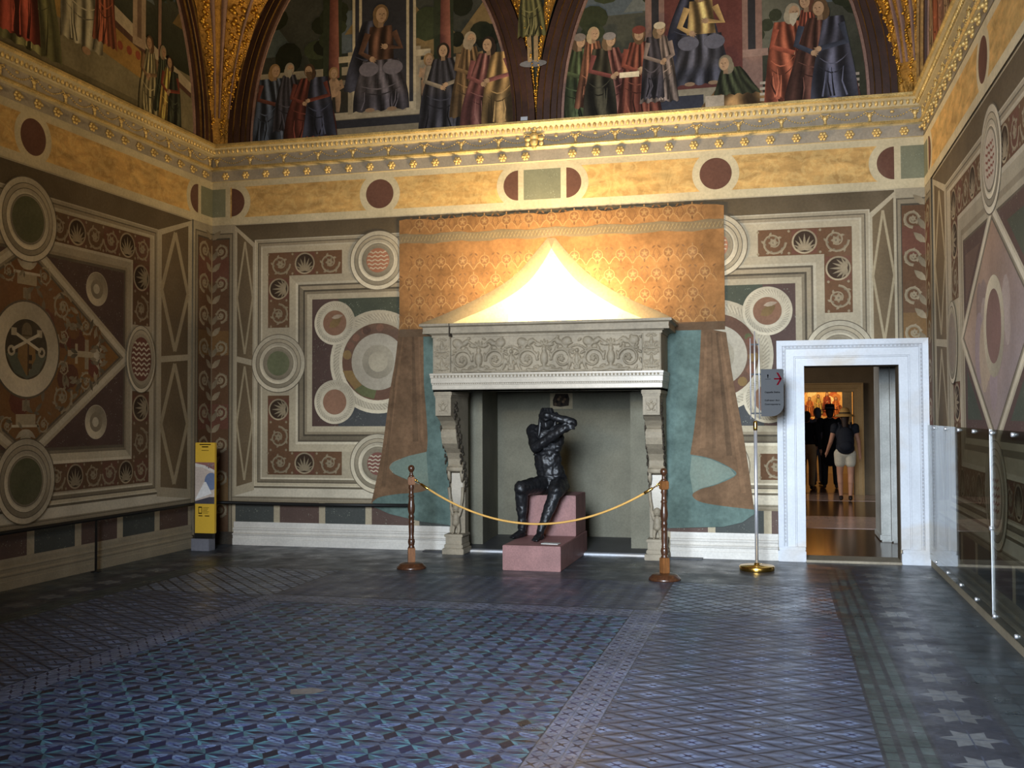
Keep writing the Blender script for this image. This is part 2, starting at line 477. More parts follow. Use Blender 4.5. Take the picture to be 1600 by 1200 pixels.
# ================================================================= PAINTED WALLS
ST = (198, 184, 156); STD = (150, 136, 112); LINE = (96, 86, 72); STL = (222, 210, 184)
ORN = (112, 70, 44); ORN2 = (116, 62, 48); OLINE = (176, 156, 124)
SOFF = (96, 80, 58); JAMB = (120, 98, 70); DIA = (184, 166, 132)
PURP = (82, 56, 54); DGREEN = (58, 70, 58); DBLUE = (62, 68, 76)
ORANGE = (232, 172, 84); BAND = (226, 210, 170); PORPH = (104, 58, 48); GREENP = (126, 132, 106)
DADOB = (62, 72, 76); DADOP = (92, 68, 66)
FRAME = [(.012, STL, .1), (.03, ST, .15), (.012, LINE, 0), (.03, STD, -.1), (.02, STL, .1)]
INNER = [(.085, ST, .08), (.03, STL, .12), (.022, LINE, 0), (.045, STD, -.2), (.022, sc(LINE, .8), 0), (.03, STD, .1), (.065, ST, .05)]
Z_DADO0, Z_DADO1, Z_BENCH0, Z_BENCH1 = .277, .52, .585, .66
Z_FR0, Z_FR1, Z_PIL = .69, 3.70, 3.89
Z_W0, Z_O0, Z_O1, Z_W1, Z_TOP = 3.90, 3.985, 4.36, 4.43, 4.44


def frieze(P, u0, u1, discs, squares, halves):
    """the painted frieze of yellow marble panels and porphyry discs; discs are full, halves (u, side) stand by the green squares"""
    P.rect(u0, Z_W0, u1, Z_TOP, BAND); P.up()
    vm = (Z_O0 + Z_O1) / 2; hh = (Z_O1 - Z_O0) / 2
    P.rect(u0, Z_O0, u1, Z_O1, ORANGE, 1); P.up()
    for u in discs:
        P.disc(u, vm, hh + .065, BAND, n=48); P.up(); P.disc(u, vm, hh * .92, PORPH, n=48); P.k -= 1
    for a, b in squares:
        P.rect(a - .065, Z_O0 - .001, b + .065, Z_O1 + .001, BAND); P.up(); P.rect(a, Z_O0 + .015, b, Z_O1 - .015, GREENP, 2); P.k -= 1
    for u, sd in halves:
        a0 = -PI / 2 if sd > 0 else PI / 2
        P.disc(u, vm, hh + .065, BAND, a0=a0, a1=a0 + PI, n=24); P.up(); P.disc(u, vm, hh * .92, PORPH, a0=a0, a1=a0 + PI, n=24); P.k -= 1
    P.k -= 2


def dado(P, u0, u1, first, wd, gap, swap=0):
    P.rect(u0, 0, u1, Z_BENCH0, ST); P.up()
    P.rect(u0, Z_DADO1, u1, Z_DADO1 + .02, STD); P.rect(u0, Z_DADO1 + .02, u1, Z_BENCH0, sc(ST, .82))
    P.rect(u0, Z_DADO1 + .045, u1, Z_DADO1 + .052, LINE)
    u = first; i = swap
    while u < u1 - .05:
        P.rect(max(u, u0), Z_DADO0, min(u + wd, u1), Z_DADO1, DADOP if i % 2 else DADOB, 2)
        u += wd + gap; i += 1
    P.k -= 1


def jamb_panel(P, ua, ub):
    """painted slanting side of the niche: ua at the pilaster, ub at the frame"""
    P.poly([(ua, Z_BENCH0), (ub, Z_BENCH1), (ub, 3.66), (ua, Z_PIL)], ST); P.up()
    d = ub - ua; a, b = ua + d * .12, ub - d * .1
    def top(u): return Z_PIL - (Z_PIL - 3.64) * (u - ua) / d
    for v0a, v0b, v1a, v1b in ((.70, .76, 2.215, 2.165), (2.285, 2.235, top(a) - .05, top(b) - .05)):
        q = [(a, v0a), (b, v0b), (b, v1b), (a, v1a)]
        P.poly(q, JAMB, 0, [sc(JAMB, .9), sc(JAMB, 1.05), JAMB, sc(JAMB, .86)])
        P.up(); m = (a + b) / 2; vm0, vm1 = (v0a + v0b) / 2 + .05, (v1a + v1b) / 2 - .03; c = (vm0 + vm1) / 2
        w = abs(d) * .09
        for p0, p1 in (((m, vm0), (a, c)), ((a, c), (m, vm1)), ((m, vm1), (b, c)), ((b, c), (m, vm0))):
            P.stroke([p0, p1], w, DIA)
        P.k -= 1
    P.k -= 1


def corner_pilaster(P, ua, ub, clip_lo=.15):
    """half of the folded corner pilaster: ua at the corner, ub at its outer edge"""
    P.rect(min(ua, ub), 0, max(ua, ub), Z_W0, sc(ST, .9)); P.up()
    d = ub - ua
    P.rect(*sorted((ua, ub - d * .10))[:1], .1, sorted((ua, ub - d * .10))[1], 3.80, LINE); P.up()
    P.rect(sorted((ua, ub - d * .14))[0], .12, sorted((ua, ub - d * .14))[1], 3.785, STD); P.up()
    P.rect(sorted((ua, ub - d * .23))[0], .14, sorted((ua, ub - d * .23))[1], 3.74, sc(LINE, .75)); P.up()
    w = d * .74
    P.rect(min(ua, ua + w), clip_lo, max(ua, ua + w), 3.72, sc(ORN, .92)); P.up()
    for i in range(4): P.rect(min(ua, ua + w), .5 + i * .9, max(ua, ua + w), .8 + i * .9, ORN2 if i % 2 else (128, 86, 42))
    P.up(); P.stroke([(ua + w * .04, clip_lo + .05), (ua + w * .04, 3.65)], abs(w) * .09, OLINE)
    sg = 1 if w > 0 else -1
    for i in range(9):
        v = .42 + i * .395
        if abs(v - 2.25) < .14:
            P.rect(min(ua, ua + w * .5), v - .1, max(ua, ua + w * .5), v + .06, OLINE); continue
        P.curl(ua + w * .56, v, abs(w) * .37, -PI / 2, sg, abs(w) * .13, OLINE)
        P.leaf(ua + w * .08, v + .14, PI / 2 - sg * .8, .16, .07, OLINE); P.leaf(ua + w * .08, v - .12, PI / 2 - sg * .5, .15, .06, sc(OLINE, .85))
    P.k -= 6


def roundel(P, u, v, radii, cols, k=1.0):
    """nested painted mouldings round a disc"""
    for r, c, sh in zip(radii, cols, (.10, -.14, .16, -.1, .12, .1, .1)):
        P.ring(u, v, r * .001, r, c, 0, k=k); P.up()
        P.ring(u, v, r * .86, r, c, sh, k=k); P.up(); P.ring(u, v, r * .975, r, sc(LINE, 1.1), k=k); P.up()


RC = [STL, sc(ST, .88), STL, sc(ST, .74), ST, STD, ST]


def side_wall(P, uc, right=False, arms=True):
    """the long painted niche of the left and the right wall: uc its middle, the corner with the back wall at u = 0"""
    u0, u1 = uc - 2.12, uc + 2.12
    P.rect(REAR, 0, 0, Z_TOP, ST); P.up()
    dado(P, REAR, -.43, -.49 - .68 * 17 - .58, .58, .10, 0)
    P.up()
    # bench top, soffit, niche sides
    P.poly([(2 * uc + .43, Z_BENCH0), (-.43, Z_BENCH0), (u1, Z_FR0), (u0, Z_FR0)], (238, 228, 206))
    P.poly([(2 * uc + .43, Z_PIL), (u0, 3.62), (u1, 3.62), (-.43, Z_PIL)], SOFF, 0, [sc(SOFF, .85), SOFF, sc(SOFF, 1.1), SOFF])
    jamb_panel(P, -.43, u1); jamb_panel(P, 2 * uc + .43, u0)
    P.up(6)
    P.rect(u0, Z_FR0, u1, 3.66, ST); P.up()
    P.rect(u0, Z_FR0 - .004, u1, Z_FR0 + .022, sc(STD, .72)); P.up(); U0, V0, U1, V1 = P.moulding(u0, Z_FR0 + .02, u1, 3.66, FRAME)
    P.up()
    # ornament strips
    ho, hi_ = (1.84, 1.475) if right else (1.956, 1.64); ia, ib = uc - hi_, uc + hi_
    g = (106, 70, 46)
    for sg in (-1, 1):
        o, i_ = (uc + sg * ho, uc + sg * hi_)
        for va, vb in ((1.10, 1.83), (2.55, 3.246)): P.rinceau(min(o, i_), va, max(o, i_), vb, g, OLINE, (108, 58, 46))
        for va, vb in ((.83, 1.10), (3.246, 3.54)):
            P.rinceau(min(uc + sg * .30, o), va, max(uc + sg * .30, o), vb, g, OLINE, (112, 62, 48))
    P.up(6)
    a, b, c, d = P.moulding(ia, 1.10, ib, 3.246, [(.04, STL, .1), (.11, ST, .1), (.05, STD, -.05), (.05, ST, .1), (.02, LINE, 0)] if right else [(.03, STL, .1), (.07, ST, .1), (.03, STD, -.1), (.03, LINE, 0)])
    P.rect(a, b, c, d, PURP, 2); P.up()
    # corner plaques in the triangles
    for sg in (-1, 1):
        for v in () if right else (1.50, 2.86):
            P.disc(uc + sg * 1.03, v, .175, STL); P.up(); P.ring(uc + sg * 1.03, v, .10, .17, ST, .25); P.disc(uc + sg * 1.03, v, .10, STD); P.up()
            P.disc(uc + sg * 1.02, v, .05, STL); P.k -= 2
    if right:
        for sg in (-1, 1): P.poly([(uc + sg * 1.12, 2.86), (uc + sg * .5, 2.86), (uc + sg * 1.12, 2.45)][::sg], DGREEN if sg < 0 else (104, 74, 66), 2); P.poly([(uc + sg * 1.12, 1.5), (uc + sg * .5, 1.5), (uc + sg * 1.12, 1.9)][::-sg], DGREEN, 2)
    P.up(3)
    # the lozenge
    vc = 2.18; hw, hh = (1.36, .86) if right else (1.55, 1.02)
    def loz(k, col, cols=None, mt=0):
        P.poly([(uc, vc - hh * k), (uc + hw * k, vc), (uc, vc + hh * k), (uc - hw * k, vc)], col, mt, cols); P.up()
    loz(1.06, ST); loz(1.02, STL); loz(.955, STD); loz(.925, LINE)
    if right:
        pk = (176, 148, 136); loz(.90, pk, [(160, 140, 142), (190, 158, 138), (168, 128, 104), (150, 132, 136)])
        for k in range(14):
            t = random.uniform(-.6, .6); r = random.uniform(.08, .2)
            P.disc(uc + t * hw * .8, vc + random.uniform(-.5, .5) * (1 - abs(t)) * hh, r, random.choice([(178, 156, 150), (150, 124, 120), (190, 164, 140), (164, 140, 148)]), rv=r * 1.5, n=14); P.k += 1 if k % 5 == 4 else 0
        P.up()
        P.ring(uc, vc, .001, .37, STD, 0, k=1.0); P.up(); P.ring(uc, vc, .27, .37, ST, -.2); P.up(); P.disc(uc, vc, .27, (132, 92, 86), n=36)
        P.up()
    else:
        loz(.90, (116, 68, 44), [(140, 88, 42), (150, 96, 40), (134, 78, 40), (130, 84, 44)])
        red = (118, 54, 42)
        for k in range(26):
            t = random.uniform(-.7, .7); r = random.uniform(.08, .16)
            P.disc(uc + t * hw, vc + random.uniform(-.6, .6) * (1 - abs(t)) * hh, r, random.choice([red, (128, 78, 42), (104, 56, 42)]), n=10)
            if k % 9 == 8: P.up()
        P.up()
        cl = (190, 172, 138)
        for sg in (-1, 1):          # urns above and below, candelabra left and right, scrolls between
            v = vc + sg * .66
            P.rect(uc - .13, v - .06, uc + .13, v + .06, cl); P.rect(uc - .18, v + sg * .05 - .012, uc + .18, v + sg * .05 + .012, STL)
            P.rect(uc - .05, v - sg * .14 - .05, uc + .05, v - sg * .14 + .05, sc(cl, .8))
            for k in range(-2, 3): P.leaf(uc, v + sg * .08, PI / 2 * sg + k * .5, .16, .05, STL)
            u = uc + sg * .78
            P.rect(u - .09, vc - .10, u - .05, vc + .10, cl); P.rect(u + .06, vc - .15, u + .12, vc + .15, sc(cl, .85)); P.rect(u - .2, vc - .03, u + .3, vc + .03, cl)
            for k in range(-2, 3): P.leaf(u + sg * .2, vc, (0 if sg > 0 else PI) + k * .5, .18, .05, STL)
            for sv in (-1, 1):
                P.curl(uc + sg * .50, vc + sv * .44, .15, .5 * sg, sg * sv, .032, cl); P.curl(uc + sg * .24, vc + sv * .70 , .09, 2.0 * sg, -sg * sv, .02, cl)
                P.curl(uc + sg * .86, vc + sv * .28, .10, 1.2 * sg, -sg * sv, .025, cl); P.curl(uc + sg * .52, vc + sv * .16, .08, 3.0 * sg, sg * sv, .02, cl)
                for k in range(3): P.leaf(uc + sg * (.34 + .2 * k), vc + sv * (.30 + .05 * k), random.uniform(0, 6), .15, .05, sc(cl, random.uniform(.75, 1.1)))
        rl = random.Random(21)
        for k in range(120):
            q = rl.uniform(-.74, .74); w_ = rl.uniform(.06, .78) * (1 - abs(q))
            if abs(w_ * hh) < .48 and abs(q * hw) < .5: continue
            ln = rl.uniform(.06, .15); an = rl.uniform(0, 6.28); c_ = sc(cl, rl.uniform(.55, .95))
            for sv in (-1, 1): P.leaf(uc + q * hw, vc + sv * w_ * hh, sv * an, ln, ln * .36, c_)
            if k % 30 == 29: P.up()
        P.up(4)
        P.ring(uc, vc, .001, .46, LINE); P.up(); P.ring(uc, vc, .28, .44, STL, .12); P.up(); P.disc(uc, vc, .28, (62, 54, 44), n=40); P.up()
        if arms:                    # shield under a tiara and crossed keys
            P.poly([(uc - .27, vc - .05), (uc - .16, vc - .22), (uc, vc - .275), (uc + .16, vc - .22), (uc + .27, vc - .05), (uc, vc - .02)], (84, 96, 84)); P.up()
            P.poly([(uc - .11, vc + .05), (uc - .12, vc - .08), (uc, vc - .25), (uc + .12, vc - .08), (uc + .11, vc + .05)], (146, 104, 54))
            P.up(); P.rect(uc + .01, vc - .24, uc + .03, vc + .05, (74, 52, 34))
            for q in (-.08, .0): P.rect(uc + .03, vc - .10 + q, uc + .07, vc - .05 + q, (52, 40, 30))
            P.disc(uc, vc + .16, .07, (120, 104, 78), rv=.09, n=16); P.rect(uc - .06, vc + .12, uc + .06, vc + .135, (86, 70, 50))
            for sg in (-1, 1):
                P.stroke([(uc - sg * .19, vc - .01), (uc + sg * .17, vc + .15)], .03, STL)
                P.ring(uc - sg * .2, vc - .02, .025, .05, ST, n=12); P.rect(uc + sg * .17 - .035, vc + .12, uc + sg * .17 + .035, vc + .19, ST)
            P.k -= 2
    # roundels in the middle of each side
    P.up(2)
    for v in (3.39, .96):
        roundel(P, uc, v, [.40, .34, .29, .235], RC); P.disc(uc, v, .215, (86, 92, 62) if not right else (206, 190, 170), n=36)
        if right: P.waves(uc, v, .17, (150, 70, 58), (206, 190, 170))
    for sg in (-1, 1):
        k = .34 / .22
        roundel(P, uc + sg * 1.78, vc, [.27, .235], RC, k=1.38)
        if not right: P.waves(uc + sg * 1.78, vc, .185, STL, (122, 62, 54), n=7, k=1.3)
        else: P.disc(uc + sg * 1.78, vc, .19, (158, 140, 126), rv=.26)
        P.k -= 4
    P.k = 60
    corner_pilaster(P, 0, -.43)
    P.up(8)
    frieze(P, REAR, 0, [-3.20, -6.25, -9.3], [(-.27, -.002)], [(-.335, -1)])


def back_bay(P, uc):
    u0, u1 = uc - 1.604, uc + 1.604
    P.poly([(u0 - .03, Z_FR0), (u1 + .03, Z_FR0), (u1 + .27, Z_BENCH0), (u0 - .27, Z_BENCH0)][::-1], (238, 228, 206))
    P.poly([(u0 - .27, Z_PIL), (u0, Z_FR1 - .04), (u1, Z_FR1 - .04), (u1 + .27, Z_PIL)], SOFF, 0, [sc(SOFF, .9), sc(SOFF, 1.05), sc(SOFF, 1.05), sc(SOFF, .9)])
    jamb_panel(P, u0 - .27, u0); jamb_panel(P, u1 + .27, u1)
    P.up(6)
    P.rect(u0, Z_FR0, u1, Z_FR1, ST); P.up(); P.rect(u0, Z_FR0 - .004, u1, Z_FR0 + .022, sc(STD, .72)); P.up(); P.moulding(u0, Z_FR0 + .02, u1, Z_FR1, FRAME); P.up()
    for sg in (-1, 1):
        o, i_ = uc + sg * 1.424, uc + sg * 1.142
        for va, vb in ((1.13, 1.80), (2.62, 3.246)): P.rinceau(min(o, i_), va, max(o, i_), vb, ORN, OLINE, ORN2)
        for va, vb in ((.85, 1.13), (3.246, 3.53)): P.rinceau(min(uc + sg * .46, o), va, max(uc + sg * .46, o), vb, ORN, OLINE, ORN2)
    P.up(6)
    a, b, c, d = P.moulding(uc - 1.142, 1.13, uc + 1.142, 3.246, INNER)
    P.rect(a, b, c, d, DGREEN, 2); P.up(); m = (b + d) / 2
    P.rect(a, b + .0, a + .34, d, PURP, 2); P.rect(c - .34, b, c, d, PURP, 2); P.rect(a + .34, b, c - .34, m, DBLUE, 2); P.up()
    # five discs bound with carved rope
    P.guilloche(uc, m, .455, .61, STL, LINE, 84); P.up(4)
    P.disc(uc, m, .455, (112, 72, 58), n=48); P.up()
    for k in range(16):
        g = random.uniform(0, 6.28); P.disc(uc + .40 * math.cos(g), m + .40 * math.sin(g), random.uniform(.03, .06), random.choice([(140, 84, 66), (88, 52, 44), (150, 112, 60), (92, 100, 60), (128, 74, 60)]), n=9)
    P.poly([(uc - .45, m - .10), (uc - .33, m - .10), (uc - .2, m - .28), (uc - .27, m - .35), (uc - .4, m - .2)], (150, 112, 58)); P.up()
    P.poly([(uc - .3, m - .33), (uc - .2, m - .27), (uc - .02, m - .33), (uc - .05, m - .44), (uc - .2, m - .4)], (96, 106, 62)); P.up()
    P.ring(uc, m, .001, .335, STL, 0); P.up(); P.ring(uc, m, .20, .335, (196, 186, 168), -.06); P.disc(uc, m, .20, (166, 156, 138)); P.up(); P.ring(uc, m, .12, .2, (172, 162, 142), -.12); P.up(); P.disc(uc, m, .12, (196, 184, 160)); P.up()
    for sg in (-1, 1):
        for sv, c0 in ((1, (150, 100, 76)), (-1, (160, 108, 84))):
            u, v = uc + sg * .55, m + sv * .47
            P.guilloche(u, v, .15, .262, STL, LINE, 46); P.up(3); P.ring(u, v, .15, .185, STL, .05); P.disc(u, v, .15, c0, n=32)
            if sv > 0: P.up(); P.leaf(u - .07, v - .05, .6, .19, .1, (150, 114, 66)); P.leaf(u - .04, v + .06, .2, .15, .05, (206, 180, 156)); P.k -= 1
            P.k -= 3
    P.up(8)
    for v, kind in ((3.385, 0), (.99, 1)):
        roundel(P, uc, v, [.355, .30, .255, .2], RC); (P.waves(uc, v, .145, (222, 198, 166), (190, 112, 82)) if kind == 0 else P.waves(uc, v, .135, STL, (140, 78, 72)))
        P.k -= 12
    for sg in (-1, 1):
        roundel(P, uc + sg * 1.282, m, [.355, .30, .255, .2], RC); P.disc(uc + sg * 1.282, m, .148, (104, 116, 80)); P.k -= 12
    P.up(10)


TORANGE = (156, 100, 50); TBAND = (124, 106, 78); TBROWN = (122, 86, 60); TTEAL = (84, 120, 120)


def smooth(pts, n=5):
    """rounded outline through pts"""
    o = []; m = len(pts)
    for i in range(m - 1):
        p0, p1, p2, p3 = pts[max(i - 1, 0)], pts[i], pts[i + 1], pts[min(i + 2, m - 1)]
        for k in range(n):
            t = k / n
            o.append(tuple(.5 * ((2 * p1[j]) + (-p0[j] + p2[j]) * t + (2 * p0[j] - 5 * p1[j] + 4 * p2[j] - p3[j]) * t * t + (-p0[j] + 3 * p1[j] - 3 * p2[j] + p3[j]) * t ** 3) for j in range(2)))
    return o + [pts[-1]]


def tent(P):
    """the painted pavilion hanging over the fireplace"""
    # lining of the two drapes
    for q in ([(2.589, 2.609), (2.873, 2.602), (2.981, 1.916), (3.056, 1.177), (3.147, 0.282), (3.008, 0.301), (2.744, 0.325), (2.349, 0.406), (2.134, 0.491), (2.134, 0.544), (2.588, 1.175)],
              [(5.536, 2.556), (5.979, 2.495), (6.11, 1.881), (6.488, 0.574), (6.494, 0.486), (6.365, 0.394), (6.163, 0.342), (5.545, 0.314)]):
        P.poly(q, TTEAL, 3)
    P.up()
    Ld = [(2.47, 2.635), (2.763, 2.575)] + smooth([(2.77, 1.919), (2.807, 1.146), (2.588, 1.086), (2.39, 1.01), (2.342, 0.943), (2.413, 0.869), (2.627, 0.789), (2.807, 0.754), (2.83, 0.71), (2.705, 0.664), (2.429, 0.638), (2.214, 0.597), (2.118, 0.528)])
    Ld += smooth([(2.118, 0.528), (2.246, 1.107), (2.35, 1.826), (2.422, 2.223), (2.47, 2.635)])[1:-1]
    Rd = smooth([(5.952, 2.496), (5.919, 1.953), (5.874, 1.466), (5.822, 1.132)], 4) + smooth([(5.822, 1.118), (6.034, 1.077), (6.237, 0.982), (6.304, 0.9), (6.1, 0.795), (5.929, 0.744), (5.839, 0.681), (5.907, 0.613), (6.097, 0.574), (6.487, 0.533)])
    Rd += smooth([(6.488, 0.547), (6.426, 1.052), (6.363, 1.464), (6.281, 1.948), (6.205, 2.517)])[:-1]
    P.poly(Ld, TBROWN, 3); P.poly(Rd[::-1], TBROWN, 3); P.up()
    for a, b, w, k in (((2.637, 2.518), (2.667, 1.25), .07, .84), ((2.526, 2.521), (2.318, 1.174), .05, 1.14), ((2.446, 2.222), (2.27, 0.725), .05, .9), ((2.708, 2.516), (2.753, 1.25), .03, 1.1),
                       ((6.116, 2.436), (6.238, 1.106), .06, .8), ((6.006, 2.439), (5.953, 1.188), .06, 1.1), ((6.157, 2.435), (6.382, 0.709), .05, 1.12), ((6.061, 2.437), (6.076, 1.188), .04, .9)):
        n = 6; q = [(a[0] + (b[0] - a[0]) * i / n, a[1] + (b[1] - a[1]) * i / n) for i in range(n + 1)]
        P.stroke(q, [w * (.35 + .65 * i / n) for i in range(n + 1)], sc(TBROWN, k), 3)
    P.up()
    for q, c in (([(2.342, 0.943), (2.39, 1.01), (2.588, 1.086), (2.8, 1.132), (2.83, 0.718), (2.627, 0.789), (2.413, 0.869)], (112, 142, 134)), ([(5.836, 1.104), (6.034, 1.071), (6.237, 0.975), (6.297, 0.9), (6.1, 0.802), (5.929, 0.751), (5.846, 0.702), (5.813, 0.909)], (116, 146, 138))):
        P.poly(q, c)
    P.up()
    # body
    a, b = 2.47, 6.205; n = 44
    top = [(a + (b - a) * i / n, 3.838 + .012 * math.sin(i * .82) + .006 * math.sin(i * 2.1)) for i in range(n + 1)]
    P.poly([(a, 2.47), (b, 2.47)] + top[::-1], TORANGE, 3); P.up()
    # damask
    hi, lo = (184, 130, 72), (132, 80, 40); st = .262
    for r in range(6):
        for c in range(15):
            u = a + .12 + c * st + (st / 2 if r % 2 else 0); v = 2.66 + r * .225
            if u > b - .1 or (3.52 < v < 3.7): continue
            P.palm_small(u, v, hi, lo)
    P.up(3)
    wav = lambda z, k: [(a + (b - a) * i / n, z + .010 * math.sin(i * .9 + k) + .004 * math.sin(i * 2.3)) for i in range(n + 1)]
    lo_, hi_ = wav(3.56, .4), wav(3.668, .9)
    for i in range(n):
        P.poly([lo_[i], lo_[i + 1], hi_[i + 1], hi_[i]], TBAND)
    P.up()
    for i in range(90):
        u = a + .02 + i * .0413; P.stroke([(u, 3.585), (u + .03, 3.645)], .006, (172, 144, 92)); P.stroke([(u + .03, 3.585), (u, 3.645)], .006, (128, 100, 62))
    P.rect(a, 2.47, b, 2.56, (104, 72, 48)); P.up()
    # parted front with its pale lining
    Lo = smooth([(4.247, 3.555), (4.097, 3.386), (3.917, 3.189), (3.705, 3.036), (3.431, 2.897), (3.06, 2.738), (2.708, 2.614)])
    Li = smooth([(4.291, 3.436), (4.164, 3.231), (4.006, 3.047), (3.803, 2.908), (3.522, 2.769), (3.23, 2.66), (3.06, 2.59)])
    Ro = smooth([(4.336, 3.55), (4.496, 3.355), (4.699, 3.145), (4.93, 2.971), (5.214, 2.812), (5.495, 2.684), (5.718, 2.565)])
    Ri = smooth([(4.291, 3.436), (4.437, 3.22), (4.611, 3.026), (4.842, 2.86), (5.085, 2.717), (5.312, 2.611), (5.424, 2.537)])
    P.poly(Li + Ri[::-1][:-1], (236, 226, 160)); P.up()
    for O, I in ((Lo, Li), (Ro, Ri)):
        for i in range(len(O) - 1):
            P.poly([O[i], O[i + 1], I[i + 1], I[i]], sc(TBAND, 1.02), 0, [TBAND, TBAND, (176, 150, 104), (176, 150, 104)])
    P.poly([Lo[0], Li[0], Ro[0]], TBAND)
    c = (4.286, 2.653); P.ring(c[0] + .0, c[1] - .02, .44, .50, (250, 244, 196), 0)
    P.up()


def palm_small(s, u, v, hi, lo):
    """one damask flower of the brocade"""
    s.disc(u, v, .05, sc(lo, 1.05), n=10); s.up()
    s.ring(u, v, .054, .061, hi, n=14); s.disc(u, v, .012, hi, n=7)
    for k in range(5): s.leaf(u, v, PI / 2 + k * 2 * PI / 5, .046, .02, hi)
    for sg in (-1, 1):
        s.stroke([(u + sg * (.012 + .115 * t), v - .078 + .05 * math.sin(t * PI * 1.2)) for t in (0, .2, .4, .6, .8, 1)], .010, hi)
        s.stroke([(u + sg * (.125 - .03 * math.sin(t * PI)), v - .07 + .12 * t) for t in (0, .25, .5, .75, 1)], .007, lo)
        s.ring(u + sg * .095, v - .03, .010, .017, lo, n=8); s.leaf(u + sg * .08, v + .05, PI / 2 - sg * .9, .05, .02, lo)
    s.leaf(u, v - .055, -PI / 2, .05, .022, lo); s.leaf(u, v + .062, PI / 2, .035, .016, hi); s.k -= 1


Paint.palm_small = palm_small


WALLAGE = aged((.74, .18), (128, 112, 88), .22)


def build_walls():
    # ---- back wall, with the doorway and the fireplace opening left out
    DX0, DX1, DZ = 7.02, 7.965, 2.06
    FX0, FX1, FZ = 3.20, 5.45, 1.85
    P = Paint(lambda u, v, d: (u, -d, v)); P.grade = WALLAGE
    for r in ((0, 0, FX0, Z_TOP), (FX0, FZ, FX1, Z_TOP), (FX1, 0, DX0, Z_TOP), (DX0, DZ, DX1, Z_TOP), (DX1, 0, W, Z_TOP)): P.rect(*r, ST)
    P.up(); k0 = P.k
    for clip, uc, f, s in ((box_clip(.3, 0, 3.16, Z_TOP), 2.2, .347, 0), (box_clip(5.49, 0, DX0, Z_TOP), 6.10, 5.49, 1), (box_clip(DX0, DZ, 7.95, Z_TOP), 6.10, 5.49, 1)):
        P.k = k0; P.clip = clip
        if clip[0][1] == 0: dado(P, .3 if uc < 3 else 5.49, 3.16 if uc < 3 else DX0, f, .51, .08, s)
        P.up(); back_bay(P, uc)
    P.clip = None; P.k = k0
    corner_pilaster(P, 0, .335)
    P.clip = box_clip(DX1, DZ, W, Z_TOP); corner_pilaster(P, W, 7.935); P.clip = None
    # the soffit band goes on over the tent
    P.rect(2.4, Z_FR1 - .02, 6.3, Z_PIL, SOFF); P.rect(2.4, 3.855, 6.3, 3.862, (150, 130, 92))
    P.k = 60
    tent(P)
    P.k = 20
    frieze(P, 0, W, [2.22, 6.12], [(.002, .20), (3.97, 4.40), (8.02, W - .002)], [(.285, 1), (3.905, -1), (4.465, 1), (7.955, -1)])
    struct(P.build('wall_back', PM))
    # ---- side walls
    P = Paint(lambda u, v, d: (d, u, v)); P.grade = WALLAGE; side_wall(P, -3.25); struct(P.build('wall_left', PM))
    P = Paint(lambda u, v, d: (W - d, u, v)); P.grade = aged((.84, .22), (140, 124, 110), .22); side_wall(P, -3.355, True); struct(P.build('wall_right', PM))


# ================================================================= FRESCOES IN THE LUNETTES (plain generic figures in robes)
SKIN = (178, 132, 98)


def robe(P, u, v, h, w, col, lit=None, bend=0., folds=4.4, flare=.35, top=.42):
    """hanging drapery: u, v the middle of its hem; painted folds"""
    lit = lit or sc(col, 1.65); dk = sc(col, .38); R, Cn = 10, 18; ph = random.uniform(0, 6); p2 = random.uniform(0, 6)
    def pt(i, j):
        t = i / R; hw = w * .5 * (1 + flare * (1 - t) ** 1.5) * (1 - (1 - top) * t ** 2.6) * (1 + .05 * math.sin(5 * t + ph))
        return (u + bend * t * h + hw * (2 * j / Cn - 1), v + h * t + (.012 * math.sin(j * 1.9 + ph) if i == 0 else 0))
    def cl(i, j):
        t = i / R; x = 2 * j / Cn - 1
        f = math.sin(folds * x * PI + ph + 1.8 * math.sin(t * 3.2 + p2)) + .5 * math.sin(folds * 2.3 * x + 5 * t + p2)
        f = max(0, min(1, .5 + .42 * f)); f = f ** 1.3 * (1 - .45 * x * x)
        return mixc(col, lit, (f - .55) / .45) if f > .55 else mixc(dk, col, f / .55)
    for i in range(R):
        for j in range(Cn):
            P.poly([pt(i, j), pt(i, j + 1), pt(i + 1, j + 1), pt(i + 1, j)], col, 0, [cl(i, j), cl(i, j + 1), cl(i + 1, j + 1), cl(i + 1, j)])
    P.up()
    if h > .6:                     # a cloth drawn across the hips, and hanging creases
        for k in range(2):
            y0 = v + h * (.50 - .11 * k); P.stroke([(u - w * .42 + w * .84 * t, y0 - h * .10 * math.sin(t * PI) + .03 * t) for t in (0, .2, .4, .6, .8, 1)], [.004, .010, .015, .014, .009, .003], mixc(col, lit, .45) if k % 2 == 0 else mixc(col, dk, .7))
        for k in range(5):
            x = u + w * random.uniform(-.4, .4); P.stroke([(x, v + h * random.uniform(.3, .42)), (x + .02 * random.uniform(-1, 1), v + h * .2), (x + .05 * random.uniform(-1, 1), v + .02)], [.005, .014, .02], dk if k % 2 else mixc(col, lit, .7))
    P.up(); return pt(R, Cn // 2)


